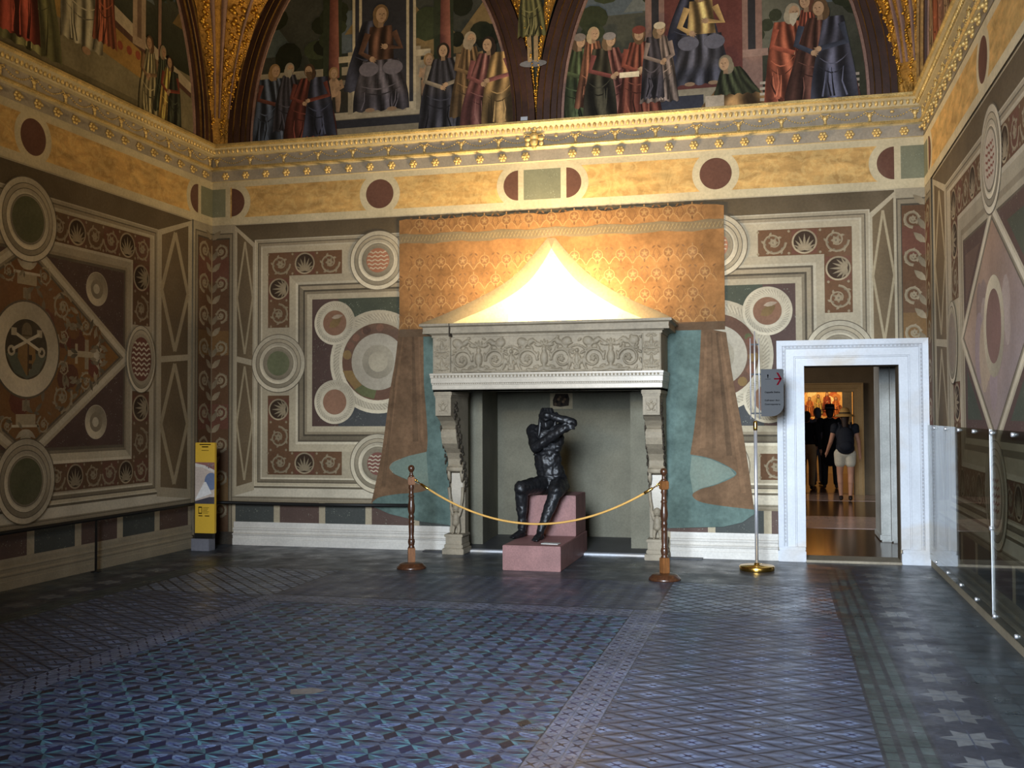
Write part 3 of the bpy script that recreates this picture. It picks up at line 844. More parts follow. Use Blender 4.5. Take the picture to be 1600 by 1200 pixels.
def head(P, u, v, r, hair=(70, 48, 32), turn=0, beard=None, hat=None, skin=SKIN, long=True):
    P.disc(u, v + r * .12, r * 1.22, hair, rv=r * 1.45, n=18); P.up()
    if long: P.disc(u - turn * r * .5, v - r * .6, r * .95, hair, rv=r * 1.3, n=14)
    P.poly([(u - r * .4, v - r * 1.8), (u + r * .4, v - r * 1.8), (u + r * .36, v - r * .6), (u - r * .36, v - r * .6)], sc(skin, .8)); P.up()
    P.disc(u + turn * r * .22, v, r * .82, skin, rv=r * 1.12, n=20); P.up()
    e = u + turn * r * .36
    for q in (-.3, .3): P.rect(e + q * r - r * .13, v + r * .08, e + q * r + r * .13, v + r * .18, (72, 48, 36))
    P.stroke([(e + turn * r * .1, v + r * .08), (e + turn * r * .16, v - r * .25)], r * .12, sc(skin, .75)); P.rect(e - r * .2, v - r * .55, e + r * .2, v - r * .45, (132, 76, 62))
    if beard: P.poly([(u + turn * r * .2 - r * .7, v - r * .1), (u + turn * r * .2 + r * .7, v - r * .1), (u + r * .5, v - r * 1.6), (u, v - r * 2.3), (u - r * .5, v - r * 1.6)], beard)
    if hat: P.disc(u, v + r * .8, r * 1.2, hat, rv=r * .75, n=16)
    P.up()


def arm(P, pts, w, col, skin=SKIN):
    P.stroke(pts, [w * 1.15, w, w * .85][:len(pts)] if len(pts) <= 3 else w, col, 0, sc(col, .7)); P.up()
    a, b = pts[-1], pts[-2]; d = math.hypot(a[0] - b[0], a[1] - b[1]) or 1; dx, dy = (a[0] - b[0]) / d, (a[1] - b[1]) / d
    P.disc(a[0] + dx * w * .3, a[1] + dy * w * .3, w * .5, skin, n=10)
    for k in (-.5, 0, .5): P.leaf(a[0] + dx * w * .3, a[1] + dy * w * .3, math.atan2(dy, dx) + k, w * .9, w * .28, skin)
    P.up()


def stander(P, u, v, h, col, w=None, cloak=None, turn=0, hair=(70, 48, 32), beard=None, hat=None, lit=None, sleeve=None, hands=True):
    w = (w or h * .30) * 1.28
    t = robe(P, u, v, h * .83, w, col, lit, top=.5)
    if cloak: robe(P, u - turn * w * .22, v + h * .05, h * .78, w * .62, cloak, top=.6, folds=2)
    if hands:
        s_ = sleeve or sc(col, 1.2); x = u + turn * w * .12
        arm(P, [(u - w * .36, v + h * .76), (u - w * .46, v + h * .58), (x - w * .05, v + h * .50)], h * .055, s_)
        arm(P, [(u + w * .36, v + h * .76), (u + w * .46, v + h * .58), (x + w * .1, v + h * .53)], h * .055, s_)
    head(P, u + turn * h * .01, v + h * .915, h * .062, hair, turn, beard, hat)


def sitter(P, u, v, h, gown, skirt, cloak=None, hair=(120, 84, 48)):
    """enthroned woman: hem at v, crown of the head at v + h"""
    if cloak: robe(P, u - .08 * h, v + h * .2, h * .66, h * .42, cloak, top=.5, folds=2)
    robe(P, u, v + h * .34, h * .46, h * .26, gown, top=.8, flare=.1, folds=2)
    robe(P, u, v, h * .48, h * .46, skirt, top=.82, flare=.25, folds=4)
    for sg in (-1, 1):
        P.disc(u + sg * h * .12, v + h * .40, h * .10, sc(skirt, 1.35), rv=h * .07, n=16); P.disc(u + sg * h * .11, v + h * .01, h * .05, sc(SKIN, .9), rv=h * .02, n=10)
    P.up()
    arm(P, [(u - h * .13, v + h * .74), (u - h * .2, v + h * .56), (u - h * .10, v + h * .50)], h * .055, sc(gown, 1.15))
    arm(P, [(u + h * .13, v + h * .74), (u + h * .2, v + h * .58), (u + h * .06, v + h * .60)], h * .055, sc(gown, 1.15))
    head(P, u, v + h * .905, h * .065, hair, .5)


def putto(P, u, v, h):
    for sg in (-1, 1): P.stroke([(u + sg * h * .10, v + h * .48), (u + sg * h * .11, v + h * .22), (u + sg * h * .10, v)], [h * .15, h * .13, h * .08], SKIN, 0, sc(SKIN, .75))
    P.up(); P.disc(u, v + h * .58, h * .16, SKIN, rv=h * .23, n=16); P.up()
    P.stroke([(u - h * .16, v + h * .74), (u - h * .2, v + h * .58), (u, v + h * .56)], h * .09, sc(SKIN, .92)); P.stroke([(u + h * .16, v + h * .74), (u + h * .22, v + h * .58), (u + h * .05, v + h * .5)], h * .09, sc(SKIN, .86))
    head(P, u, v + h * .90, h * .10, (150, 108, 60), .4, long=False)


def ell(uc, v0, a, b, n=40, lo=0.):
    return [(uc + a * math.cos(PI * k / n), v0 + b * math.sin(PI * k / n)) for k in range(n + 1)]


def landscape(P, u0, u1, v0, v1, sky, field, trees, seed):
    rnd = random.Random(seed)
    P.poly([(u0, v0), (u1, v0), (u1, v1), (u0, v1)], field, 0, [sc(field, .8), sc(field, .8), sky, sky]); P.up()
    for k in range(5):
        a = u0 + (u1 - u0) * (k + rnd.random()) / 5; b = v0 + (v1 - v0) * rnd.uniform(.42, .6); P.poly([(a - .5, b - .4), (a + .6, b - .4), (a + .2, b + .12), (a - .1, b + .1)], rnd.choice([(74, 96, 116), (96, 110, 116), (62, 84, 92), (128, 100, 54)])); P.up()
    for k in range(60):
        u = rnd.uniform(u0, u1); v = rnd.uniform(v0 + (v1 - v0) * .35, v1); r = rnd.uniform(.07, .2)
        P.disc(u, v, r, sc(trees, rnd.uniform(.6, 1.35)), rv=r * rnd.uniform(.6, 1.2), n=11)
        if k % 8 == 7: P.up()
    P.up()


def throne(P, u, v, w, h, stone, dark):
    P.rect(u - w * .95, v - .36, u + w * .95, v, sc(stone, .8)); P.rect(u - w * 1.0, v - .05, u + w * 1.0, v + .03, sc(stone, 1.05)); P.up(); P.rect(u - w * .9, v - .16, u + w * .9, v - .06, dark); P.up()
    P.rect(u - w * .62, v, u + w * .62, v + h * .5, sc(stone, .9)); P.rect(u - w * .52, v + h * .5, u + w * .52, v + h, stone); P.up()
    P.rect(u - w * .40, v + .1, u + w * .40, v + h * .96, dark); P.up()
    for sg in (-1, 1):
        P.rect(u + sg * w * .46 - .06, v, u + sg * w * .46 + .06, v + h * 1.02, sc(stone, 1.08)); P.up(); P.rect(u + sg * w * .46 - .025, v + .1, u + sg * w * .46 + .025, v + h * .95, dark); P.k -= 1
        P.rect(u + sg * w * .62 - .12, v + h * .42, u + sg * w * .62 + .12, v + h * .47, sc(stone, 1.1))
    P.rect(u - w * .62, v + h, u + w * .62, v + h + .08, sc(stone, 1.1)); P.up(2)


FRAGE = aged((1.0, .08), (110, 84, 56), .42)
Z_COR = 4.86        # top of the cornice, where the lunettes spring


def build_frescoes():
    z = Z_COR - .02
    # left lunette of the back wall
    P = Paint(lambda u, v, d: (u, -.012 - d, v)); P.grade = FRAGE; P.clip = ell(2.2, z, 1.66, 2.5)
    landscape(P, .4, 4.0, z, 7.7, (70, 78, 84), (44, 52, 34), (36, 48, 28), 3)
    P.rect(.5, 5.62, 3.9, 5.72, (150, 138, 116)); P.rect(.5, z, 3.9, 5.62, (48, 46, 40)); P.rect(.5, 5.50, 3.9, 5.56, (120, 108, 92)); P.up()
    for u in (1.62, 3.02):
        P.rect(u - .12, 5.5, u + .12, 7.2, (40, 54, 36)); P.up(); P.poly([(u - .05, 5.55), (u + .09, 5.6), (u + .06, 7.3), (u - .02, 7.3)], (150, 66, 58), 0, [(90, 36, 36), (168, 84, 70), (150, 66, 58), (120, 50, 46)]); P.up()
    throne(P, 2.28, 5.14, .74, 1.5, (164, 150, 124), (40, 44, 58))
    sitter(P, 2.24, 5.16, 1.26, (92, 54, 40), (72, 70, 88), (46, 52, 78))
    putto(P, 1.64, 5.18, .52); putto(P, 2.84, 5.22, .54)
    stander(P, .86, 4.84, .98, (66, 82, 112), .36, (54, 72, 104), 1, (146, 104, 58), sleeve=(116, 50, 44))
    stander(P, 1.06, 5.0, .82, (60, 60, 80), .26, None, 1, (140, 130, 116), beard=(150, 142, 126), hands=False)
    stander(P, 1.34, 4.86, .92, (112, 40, 34), .42, (52, 60, 92), -1, (70, 46, 32), beard=(92, 62, 40))
    stander(P, 3.02, 4.86, 1.02, (50, 52, 68), .38, None, 0, (40, 30, 24), sleeve=(150, 136, 120))
    stander(P, 3.34, 5.0, .98, (120, 84, 48), .28, None, 1, (150, 132, 108), beard=(140, 122, 98))
    stander(P, 3.58, 4.84, 1.06, (134, 62, 66), .42, (146, 106, 54), -1, (40, 30, 26), lit=(196, 120, 116))
    f = P.build('lunette_fresco', [M['fresco']]); tag(f, 'lunette fresco above the fireplace, blue-skirted woman enthroned between two nude children', 'fresco', 'lunette frescoes above the cornice')
    # right lunette of the back wall
    P = Paint(lambda u, v, d: (u, -.012 - d, v)); P.grade = FRAGE; P.clip = ell(6.07, z, 1.66, 2.5)
    landscape(P, 4.3, 7.9, z, 7.7, (110, 118, 116), (48, 54, 36), (40, 52, 30), 5)
    P.rect(6.35, 5.5, 7.2, 6.6, (92, 96, 84)); P.up()
    for k in range(9): P.disc(6.5 + .09 * k, 5.55 + .1 * (k % 4), .07, (46, 56, 38), n=10)
    P.up()
    for sg in (-1, 1): P.rect(6.0 + sg * .52 - .11, 5.0, 6.0 + sg * .52 + .11, 7.2, (138, 96, 90)); P.up(); P.rect(6.0 + sg * .52 - .04, 5.5, 6.0 + sg * .52 + .04, 7.2, (40, 42, 52)); P.rect(6.0 + sg * .52 - .17, 5.42, 6.0 + sg * .52 + .17, 5.5, (150, 110, 104)); P.up()
    P.rect(5.58, 5.0, 6.42, 7.2, (112, 46, 46)); P.rect(5.3, 4.8, 6.55, 5.12, (146, 134, 112)); P.up(); P.rect(5.5, 4.9, 6.0, 5.05, (46, 52, 74)); P.up()
    sitter(P, 5.98, 5.16, 1.16, (184, 138, 72), (62, 66, 88), (44, 50, 78))
    stander(P, 4.62, 4.86, .98, (56, 76, 44), .34, None, 1, (86, 62, 42), hat=(120, 110, 110))
    stander(P, 4.78, 5.0, .90, (140, 74, 50), .24, None, 1, (170, 140, 100), hands=False)
    stander(P, 4.96, 4.84, .98, (122, 48, 50), .36, (54, 52, 40), 1, (110, 80, 52), hat=(120, 116, 124), lit=(186, 110, 100))
    stander(P, 5.30, 4.86, 1.0, (142, 52, 40), .30, None, 0, (104, 70, 44), hat=(132, 48, 42), lit=(186, 84, 60))
    stander(P, 5.52, 5.0, .88, (120, 100, 96), .26, (62, 58, 72), 1, (120, 90, 60), hat=(196, 180, 150))
    P.rect(5.08, 5.3, 5.30, 5.36, (214, 200, 170)); P.up()
    robe(P, 6.35, 4.80, .30, .62, (140, 94, 46), top=.7, folds=2); robe(P, 6.36, 5.02, .30, .36, (52, 62, 38), bend=-.2, top=.5)
    head(P, 6.24, 5.36, .062, (120, 110, 90), -1); P.rect(6.02, 4.86, 6.22, 5.02, (180, 160, 140)); P.up()
    for k in range(5): P.rect(6.6, 4.86 + k * .06, 6.74 - k * .02, 4.89 + k * .06, (170, 156, 140)); P.rect(7.36, 4.88 + k * .06, 7.62, 4.91 + k * .06, (140, 128, 120))
    P.up()
    stander(P, 6.94, 4.88, 1.06, (168, 60, 40), .36, (176, 66, 42), 1, (150, 140, 120), beard=(176, 168, 150), lit=(208, 96, 64))
    stander(P, 7.10, 5.02, 1.02, (150, 56, 42), .2, None, -1, (96, 50, 36), hands=False)
    stander(P, 7.24, 4.84, 1.12, (92, 48, 42), .44, (60, 66, 96), -1, (92, 64, 40), sleeve=(52, 66, 100))
    f = P.build('lunette_fresco', [M['fresco']]); tag(f, 'lunette fresco of a yellow-gowned woman enthroned among a crowd in red robes', 'fresco', 'lunette frescoes above the cornice')
    # left wall
    P = Paint(lambda u, v, d: (.012 + d, u, v)); P.grade = aged((.84, .06), (110, 84, 56), .25); P.clip = ell(-2.30, z, 1.90, 2.6)
    P.rect(-4.3, z, -.3, 7.6, (134, 122, 90)); P.up()
    landscape(P, -2.0, -.3, 5.6, 7.6, (110, 112, 100), (52, 58, 40), (44, 56, 36), 9)
    P.poly([(-4.3, 5.0), (-.9, 5.0), (-.45, 4.84), (-4.3, 4.84)], (110, 100, 72)); P.rect(-4.3, 5.44, -2.2, 5.9, (168, 126, 58)); P.up()
    P.poly([(-2.4, 6.0), (-.5, 5.52), (-.5, 5.40), (-2.4, 5.84)], (190, 170, 140)); P.poly([(-2.4, 5.84), (-.5, 5.40), (-.5, 5.34), (-2.4, 5.76)], (96, 62, 50)); P.poly([(-2.4, 5.76), (-1.5, 5.56), (-1.5, 5.26), (-2.4, 5.36)], (170, 124, 56)); P.up()
    for k in range(5): P.disc(-2.2 + .16 * k, 5.5, .05, (160, 66, 44), n=9)
    P.rect(-1.66, 5.6, -1.42, 7.4, (170, 142, 116)); P.rect(-1.18, 5.6, -1.12, 7.4, (160, 120, 100)); P.up(); P.rect(-1.58, 5.7, -1.5, 7.3, (120, 92, 74)); P.up()
    robe(P, -2.50, 5.28, .9, .62, (196, 184, 150), (226, 218, 186), flare=.1, top=.8, folds=4); robe(P, -2.14, 5.42, .9, .30, (160, 76, 52), top=.8)
    P.disc(-2.44, 5.25, .07, SKIN, rv=.04, n=10); P.up()
    stander(P, -3.25, 4.98, 1.5, (126, 124, 74), .5, (170, 60, 46), 1)
    stander(P, -1.34, 4.86, .92, (146, 134, 96), .26, None, -1, (96, 66, 44), sleeve=(150, 110, 76))
    stander(P, -1.10, 4.98, .78, (62, 70, 52), .2, None, 1, (150, 130, 100), hands=False)
    stander(P, -.95, 4.84, .84, (196, 152, 70), .3, (54, 60, 48), -1, (50, 36, 26), sleeve=(150, 60, 44))
    f = P.build('lunette_fresco', [M['fresco']]); tag(f, 'left wall lunette fresco with a white robe and a yellow skirt before stone steps', 'fresco', 'lunette frescoes above the cornice')
    # right wall: only a red and pink sliver of it shows
    P = Paint(lambda u, v, d: (W - .012 - d, u, v)); P.grade = FRAGE; P.clip = ell(-2.30, z, 1.90, 2.6)
    P.rect(-4.3, z, -.3, 7.6, (140, 104, 92)); P.up()
    for k in range(12): robe(P, -4.1 + .32 * k, z, 1.2, .34, [(150, 96, 88), (176, 72, 50), (142, 110, 90)][k % 3])
    f = P.build('lunette_fresco', [M['fresco']]); tag(f, 'narrow pink and red sliver of a lunette fresco, high on the right wall', 'fresco', 'lunette frescoes above the cornice')
    # plain plaster of the upper walls behind the vault
    for nm, f_ in (('wall_upper_back', lambda u, v, d: (u, 0, v)),):
        P = Paint(f_); P.rect(0, Z_TOP, W, 8.2, (70, 52, 38)); struct(P.build(nm, [M['fresco']]))
    P = Paint(lambda u, v, d: (0, u, v)); P.rect(REAR, Z_TOP, 0, 8.2, (70, 52, 38)); struct(P.build('wall_upper_left', [M['fresco']]))
    P = Paint(lambda u, v, d: (W, u, v)); P.rect(REAR, Z_TOP, 0, 8.2, (70, 52, 38)); struct(P.build('wall_upper_right', [M['fresco']]))


def arch_trim(n, place, uc, a, b, to_room):
    """moulded brown arch round a lunette, with its gold fillets; place(u, v, d) -> world"""
    mb = MB(); z = Z_COR - .02
    prof = [(-.005, .02), (.0, .055), (.05, .06), (.055, .045), (.14, .05), (.15, .075), (.24, .08), (.25, .10), (.33, .10), (.345, .02)]
    def stop(t):
        ca, sa = math.cos(t), math.sin(t)
        return lambda q: place(uc + (a + q[0] * .8) * ca, z + (b + q[0] * .8) * sa, q[1])
    mb.strip(prof, '', [stop(PI * k / 44) for k in range(45)], False)
    o = struct(mb.build('trim_%d' % n, M['arch']))
    g = MB()
    for r in (.05, .145, .245):
        g.strip([(r - .004, .078 if r > .1 else .062), (r, .086 if r < .2 else .107), (r + .005, .082 if r < .2 else .104)], '', [stop(PI * k / 44) for k in range(45)])
    g.build('gilt_fillet', M['archgilt'], o)
    w = MB(); w.strip([(-.045, .012), (-.04, .03), (-.004, .03), (0, .012)], '', [stop(PI * k / 44) for k in range(45)]); w.build('grey_border', M['pinkrib'], o)
    return o


def coons(f0, f1, n=14, m=8, bulge=None):
    """skin between two edge curves f0(t), f1(t), pushed out by bulge(t, s)"""
    V, F = [], []
    for i in range(n + 1):
        t = i / n
        for j in range(m + 1):
            s_ = j / m; p = f0(t).lerp(f1(t), s_)
            if bulge: p = p + bulge(t, s_)
            V.append(p)
    F = [(i * (m + 1) + j, i * (m + 1) + j + 1, (i + 1) * (m + 1) + j + 1, (i + 1) * (m + 1) + j) for i in range(n) for j in range(m)]
    return V, F


def build_vault():
    z0 = Z_COR
    arch_trim(4, lambda u, v, d: (u, -d, v), 2.2, 1.66, 2.5, 1)
    arch_trim(5, lambda u, v, d: (u, -d, v), 6.07, 1.66, 2.5, 1)
    arch_trim(6, lambda u, v, d: (d, u, v), -2.30, 1.90, 2.6, 1)
    arch_trim(7, lambda u, v, d: (W - d, u, v), -2.30, 1.90, 2.6, 1)
    H = 2.3
    def edge_b(uc, sg):           # outer edge of an arch on the back wall, as a function of height fraction
        def f(t):
            v = t * H; k = min(1, v / 2.77); return Vector((uc + sg * 1.935 * math.sqrt(max(0, 1 - k * k)), -.02, z0 + v))
        return f
    def edge_s(x, sg):
        def f(t):
            v = t * H; k = min(1, v / 2.88); return Vector((x + sg * .02, -2.30 + 2.18 * math.sqrt(max(0, 1 - k * k)), z0 + v))
        return f
    rnd = random.Random(11)
    def lumps(m, f, n, r0, r1):
        """carved gilded leaves along a rib centre line f(t, jitter)"""
        for k in range(n):
            t = (k + .5) / n; p = f(t, rnd.uniform(-1, 1)); r = rnd.uniform(r0, r1) * (.55 + .6 * t)
            m.ball(p, (r, r * rnd.uniform(.6, 1), r * rnd.uniform(.6, 1.1)), 7, Matrix.Rotation(rnd.uniform(0, 3), 3, 'X') @ Matrix.Rotation(rnd.uniform(0, 3), 3, 'Y'), 5)
    ceil_parts = []
    specs = [(edge_s(0, 1), edge_b(2.2, -1), Vector((1, -1, 0)).normalized() * .35, 'corner'),
             (edge_b(2.2, 1), edge_b(6.07, -1), Vector((0, -1, 0)) * .35, 'middle'),
             (edge_b(6.07, 1), edge_s(W, -1), Vector((-1, -1, 0)).normalized() * .35, 'corner')]
    root = None
    cm = MB()
    for f0, f1, out, kind in specs:
        bl = (lambda o: lambda t, s_: o * (t * .5 + math.sin(s_ * PI) * .25 * t))(out)
        V, F = coons(f0, f1, 16, 10, bl); cm.add(V, F, True)
    # crown of the vault
    def top(x, y): return z0 + H + .5 + 1.1 * (1 - ((x - W / 2) / (W / 2)) ** 4) * (1 - ((y - REAR / 2) / (-REAR / 2)) ** 4)
    nx, ny = 16, 22; V = [(W * i / nx, REAR * j / ny, top(W * i / nx, REAR * j / ny)) for j in range(ny + 1) for i in range(nx + 1)]
    cm.add(V, [(j * (nx + 1) + i, j * (nx + 1) + i + 1, (j + 1) * (nx + 1) + i + 1, (j + 1) * (nx + 1) + i) for j in range(ny) for i in range(nx)], True)
    ceil = struct(cm.build('ceiling', M['vaultgreen']))
    for f0, f1, out, kind in specs:
        bl = (lambda o: lambda t, s_: o * (t * .5 + math.sin(s_ * PI) * .25 * t) + o * .06)(out)
        def at(t, s_): return f0(t).lerp(f1(t), s_) + bl(t, s_)
        def band(s0, s1, m, t0=.0, lift=.02, n=18):
            rows = []
            for i in range(n + 1):
                t = t0 + (1 - t0) * i / n
                rows.append([at(t, s0), at(t, s0 + (s1 - s0) * .2) + out * lift * 2, at(t, s0 + (s1 - s0) * .8) + out * lift * 2, at(t, s1)])
            v = [p for r in rows for p in r]
            m.add(v, [(i * 4 + j, i * 4 + j + 1, (i + 1) * 4 + j + 1, (i + 1) * 4 + j) for i in range(n) for j in range(3)], True)
        if kind == 'corner':
            left = f0(1).x < 3
            gb, gr = MB(), MB(); cuts = [(.0, .20), (.47, .78), (.84, 1.)] if left else [(0., .34), (.62, .80), (.9, 1.)]
            ribs = [(.20, .28), (.38, .47), (.78, .84)] if left else [(.34, .42), (.52, .62), (.80, .88)]
            for a, b in cuts: band(a, b, gb)
            for a, b in ribs: band(a, b, gr, .14, .05)
            band(.0, 1., gb, 0, .01, 3)
            o = gb.build('gilded_rib', M['oldgold'], ceil); gr.build('pink_rib', M['pinkrib'], ceil)
            lv = MB()
            for a, b in cuts: lumps(lv, lambda t, j: at(.05 + .95 * t, (a + b) / 2 + j * (b - a) * .42) + out * .06, int(230 * (b - a) + 40), .018, .04)
            lv.build('gilded_leaves', M['leafgold'], ceil)
        else:
            gb = MB(); band(.0, .24, gb); band(.76, 1., gb)
            # the ribs meet at the foot
            gb.build('gilded_rib', M['oldgold'], ceil)
            lv = MB()
            for a, b in ((0, .24), (.76, 1.)): lumps(lv, lambda t, j: at(.05 + .95 * t, (a + b) / 2 + j * (b - a) * .4) + out * .06, 110, .012, .024)
            lv.build('gilded_leaves', M['leafgold'], ceil)
            # small painted figure standing in the middle field
            P = Paint(lambda u, v, d: tuple(Vector((u, f0((v - z0) / H).lerp(f1((v - z0) / H), .5).y, v)) + out * ((v - z0) / H * .75 + .09) + Vector((0, -d, 0))))
            P.disc(4.115, 5.52, .16, (104, 104, 108), rv=.04, n=14); P.up()
            for sg in (-1, 1): P.stroke([(4.115 + sg * .035, 5.54), (4.115 + sg * .04, 5.8), (4.115 + sg * .05, 6.0)], .05, (150, 126, 92))
            P.up(); robe(P, 4.11, 5.82, .62, .26, (96, 94, 58), (150, 140, 96)); head(P, 4.115, 6.55, .05)
            P.build('painted_figure', [M['fresco']], ceil)
    return ceil


# ================================================================= CORNICE
def cornice(n, place, u0, u1, ros, buc, emblem=None):
    """place(u, d, z) -> world, d = how far it stands out from the wall"""
    body = [(.0, 4.43), (.02, 4.435), (.025, 4.56), (.05, 4.575), (.06, 4.605), (.03, 4.615), (.03, 4.735), (.07, 4.75), (.085, 4.80), (.12, 4.83), (.13, 4.87), (.0, 4.89)]
    mb = MB(); mb.strip(body, '', [lambda q, u=u: place(u, q[0], q[1]) for u in (u0, u1)])
    o = struct(mb.build('trim_%d' % n, M['cornice']))
    g = MB()
    for pr in ([(.052, 4.572), (.068, 4.588), (.062, 4.606), (.05, 4.606)], [(.12, 4.828), (.138, 4.845), (.135, 4.872), (.11, 4.88)]):
        g.strip(pr, '', [lambda q, u=u: place(u, q[0], q[1]) for u in (u0, u1)])
    g.build('gilt_fillet', M['gold'], o)
    f = MB(); f.strip([(.0305, 4.617), (.0305, 4.733)], '', [lambda q, u=u: place(u, q[0] + .001, q[1]) for u in (u0, u1)])
    f.strip([(.0265, 4.437), (.0265, 4.558)], '', [lambda q, u=u: place(u, q[0] + .001, q[1]) for u in (u0, u1)]); f.build('grey_ground', M['greyfrieze'], o)
    # egg and dart
    e = MB(); k = 0; st = .062; u = u0 + .03
    while u < u1 - .02:
        c = Vector(place(u, .085, 4.79)); e.ball(c, (.018, .018, .032), 6, None, 5); u += st
    e.build('egg_and_dart', M['gold'], o)
    # rosettes
    ax = Vector(place(0, 1, 0)) - Vector(place(0, 0, 0)); side = Vector(place(1, 0, 0)) - Vector(place(0, 0, 0))
    def local(mb_, name, mt):
        return mb_.mesh(name, mt)
    r = MB(); Rm = Matrix((side, ax, Vector((0, 0, 1)))).transposed()
    def ad(b, p, rr, n=8, m=6): b.ball(Rm @ Vector(p), rr if not isinstance(rr, tuple) else tuple(abs(x) for x in (Rm @ Vector(rr))), n, None, m)
    for i in range(6): a = i * PI / 3; ad(r, (.026 * math.cos(a), .012, .026 * math.sin(a)), (.016, .012, .016))
    ad(r, (0, .028, 0), (.018, .02, .018)); ad(r, (0, .05, -.012), (.012, .012, .014))
    rm = local(r, 'rosette', M['gold'])
    for u in ros:
        link('rosette', rm, o, Vector(place(u, .022, 4.495))).scale = (1.2, 1.2, 1.2)
    # ox skulls and bead garlands
    b = MB(); ad(b, (0, .01, .0), (.026, .014, .03)); ad(b, (0, .012, -.035), (.016, .012, .026)); ad(b, (0, .01, -.06), (.022, .012, .008))
    for sg in (-1, 1):
        b.tube([Rm @ Vector(p) for p in ((sg * .016, .012, .022), (sg * .04, .016, .03), (sg * .05, .014, .048))], [.009, .007, .003], 6); ad(b, (sg * .03, .008, .008), (.012, .006, .007))
    bm_ = local(b, 'ox_skull', M['gold'])
    ga = MB(); half = (buc[1] - buc[0]) / 2
    for i in range(13):
        t = i / 12 * 2 - 1; ad(ga, (t * (half - .055), .008, -.055 * (1 - t * t) + .02), (.011, .008, .008), 6, 5)
    ad(ga, (0, .008, .022), (.022, .01, .016), 8, 5)
    gm = local(ga, 'garland', M['gold'])
    for i, u in enumerate(buc):
        link('ox_skull', bm_, o, Vector(place(u, .03, 4.682)))
        if i < len(buc) - 1: link('garland', gm, o, Vector(place(u + half, .03, 4.685)))
    if emblem:
        m = MB()                      # the gilded bee over the middle
        ad(m, (0, .03, .0), (.05, .03, .05), 12, 8); ad(m, (0, .03, -.06), (.046, .03, .05), 12, 8); ad(m, (0, .025, -.105), (.03, .022, .04), 10, 7); ad(m, (0, .03, .062), (.03, .022, .022), 10, 7)
        for sg in (-1, 1):
            ad(m, (sg * .075, .02, -.02), (.04, .012, .026), 10, 6); ad(m, (sg * .08, .018, -.07), (.028, .01, .03), 10, 6)
            m.tube([Rm @ Vector(p) for p in ((sg * .02, .03, .07), (sg * .05, .035, .09), (sg * .07, .03, .085))], .007, 6)
            m.tube([Rm @ Vector(p) for p in ((sg * .04, .03, .02), (sg * .10, .03, .03), (sg * .12, .025, .0))], .006, 6)
        m.build('bee_emblem', M['gold'], o, Vector(place(emblem, .05, 4.70)))
    return o


def build_cornices():
    fr = lambda a, b, n: [a + (b - a) * (i + .5) / n for i in range(n)]
    cornice(1, lambda u, d, z: (u, -d, z), 0, W, [u for u in fr(.08, W - .08, 30) if abs(u - 4.19) > .15], [.10 + .448 * i for i in range(19)], 4.11)
    cornice(2, lambda u, d, z: (d, u, z), REAR, 0, fr(-4.9, -.08, 18), [-5.0 + .445 * i for i in range(12)])
    cornice(3, lambda u, d, z: (W - d, u, z), REAR, 0, fr(-4.9, -.08, 18), [-5.0 + .445 * i for i in range(12)])
    # small loose white card on top of the cornice
    mb = MB(); mb.bbox(-.04, .04, -.004, .004, 0, .045, .001); o = mb.build('paper_card', M['whitemarble'], None, (4.0, -.10, 4.888))
    o.rotation_euler = (-.2, 0, 0)
    tag(o, 'tiny white card standing on the cornice above the gilded bee', 'card')


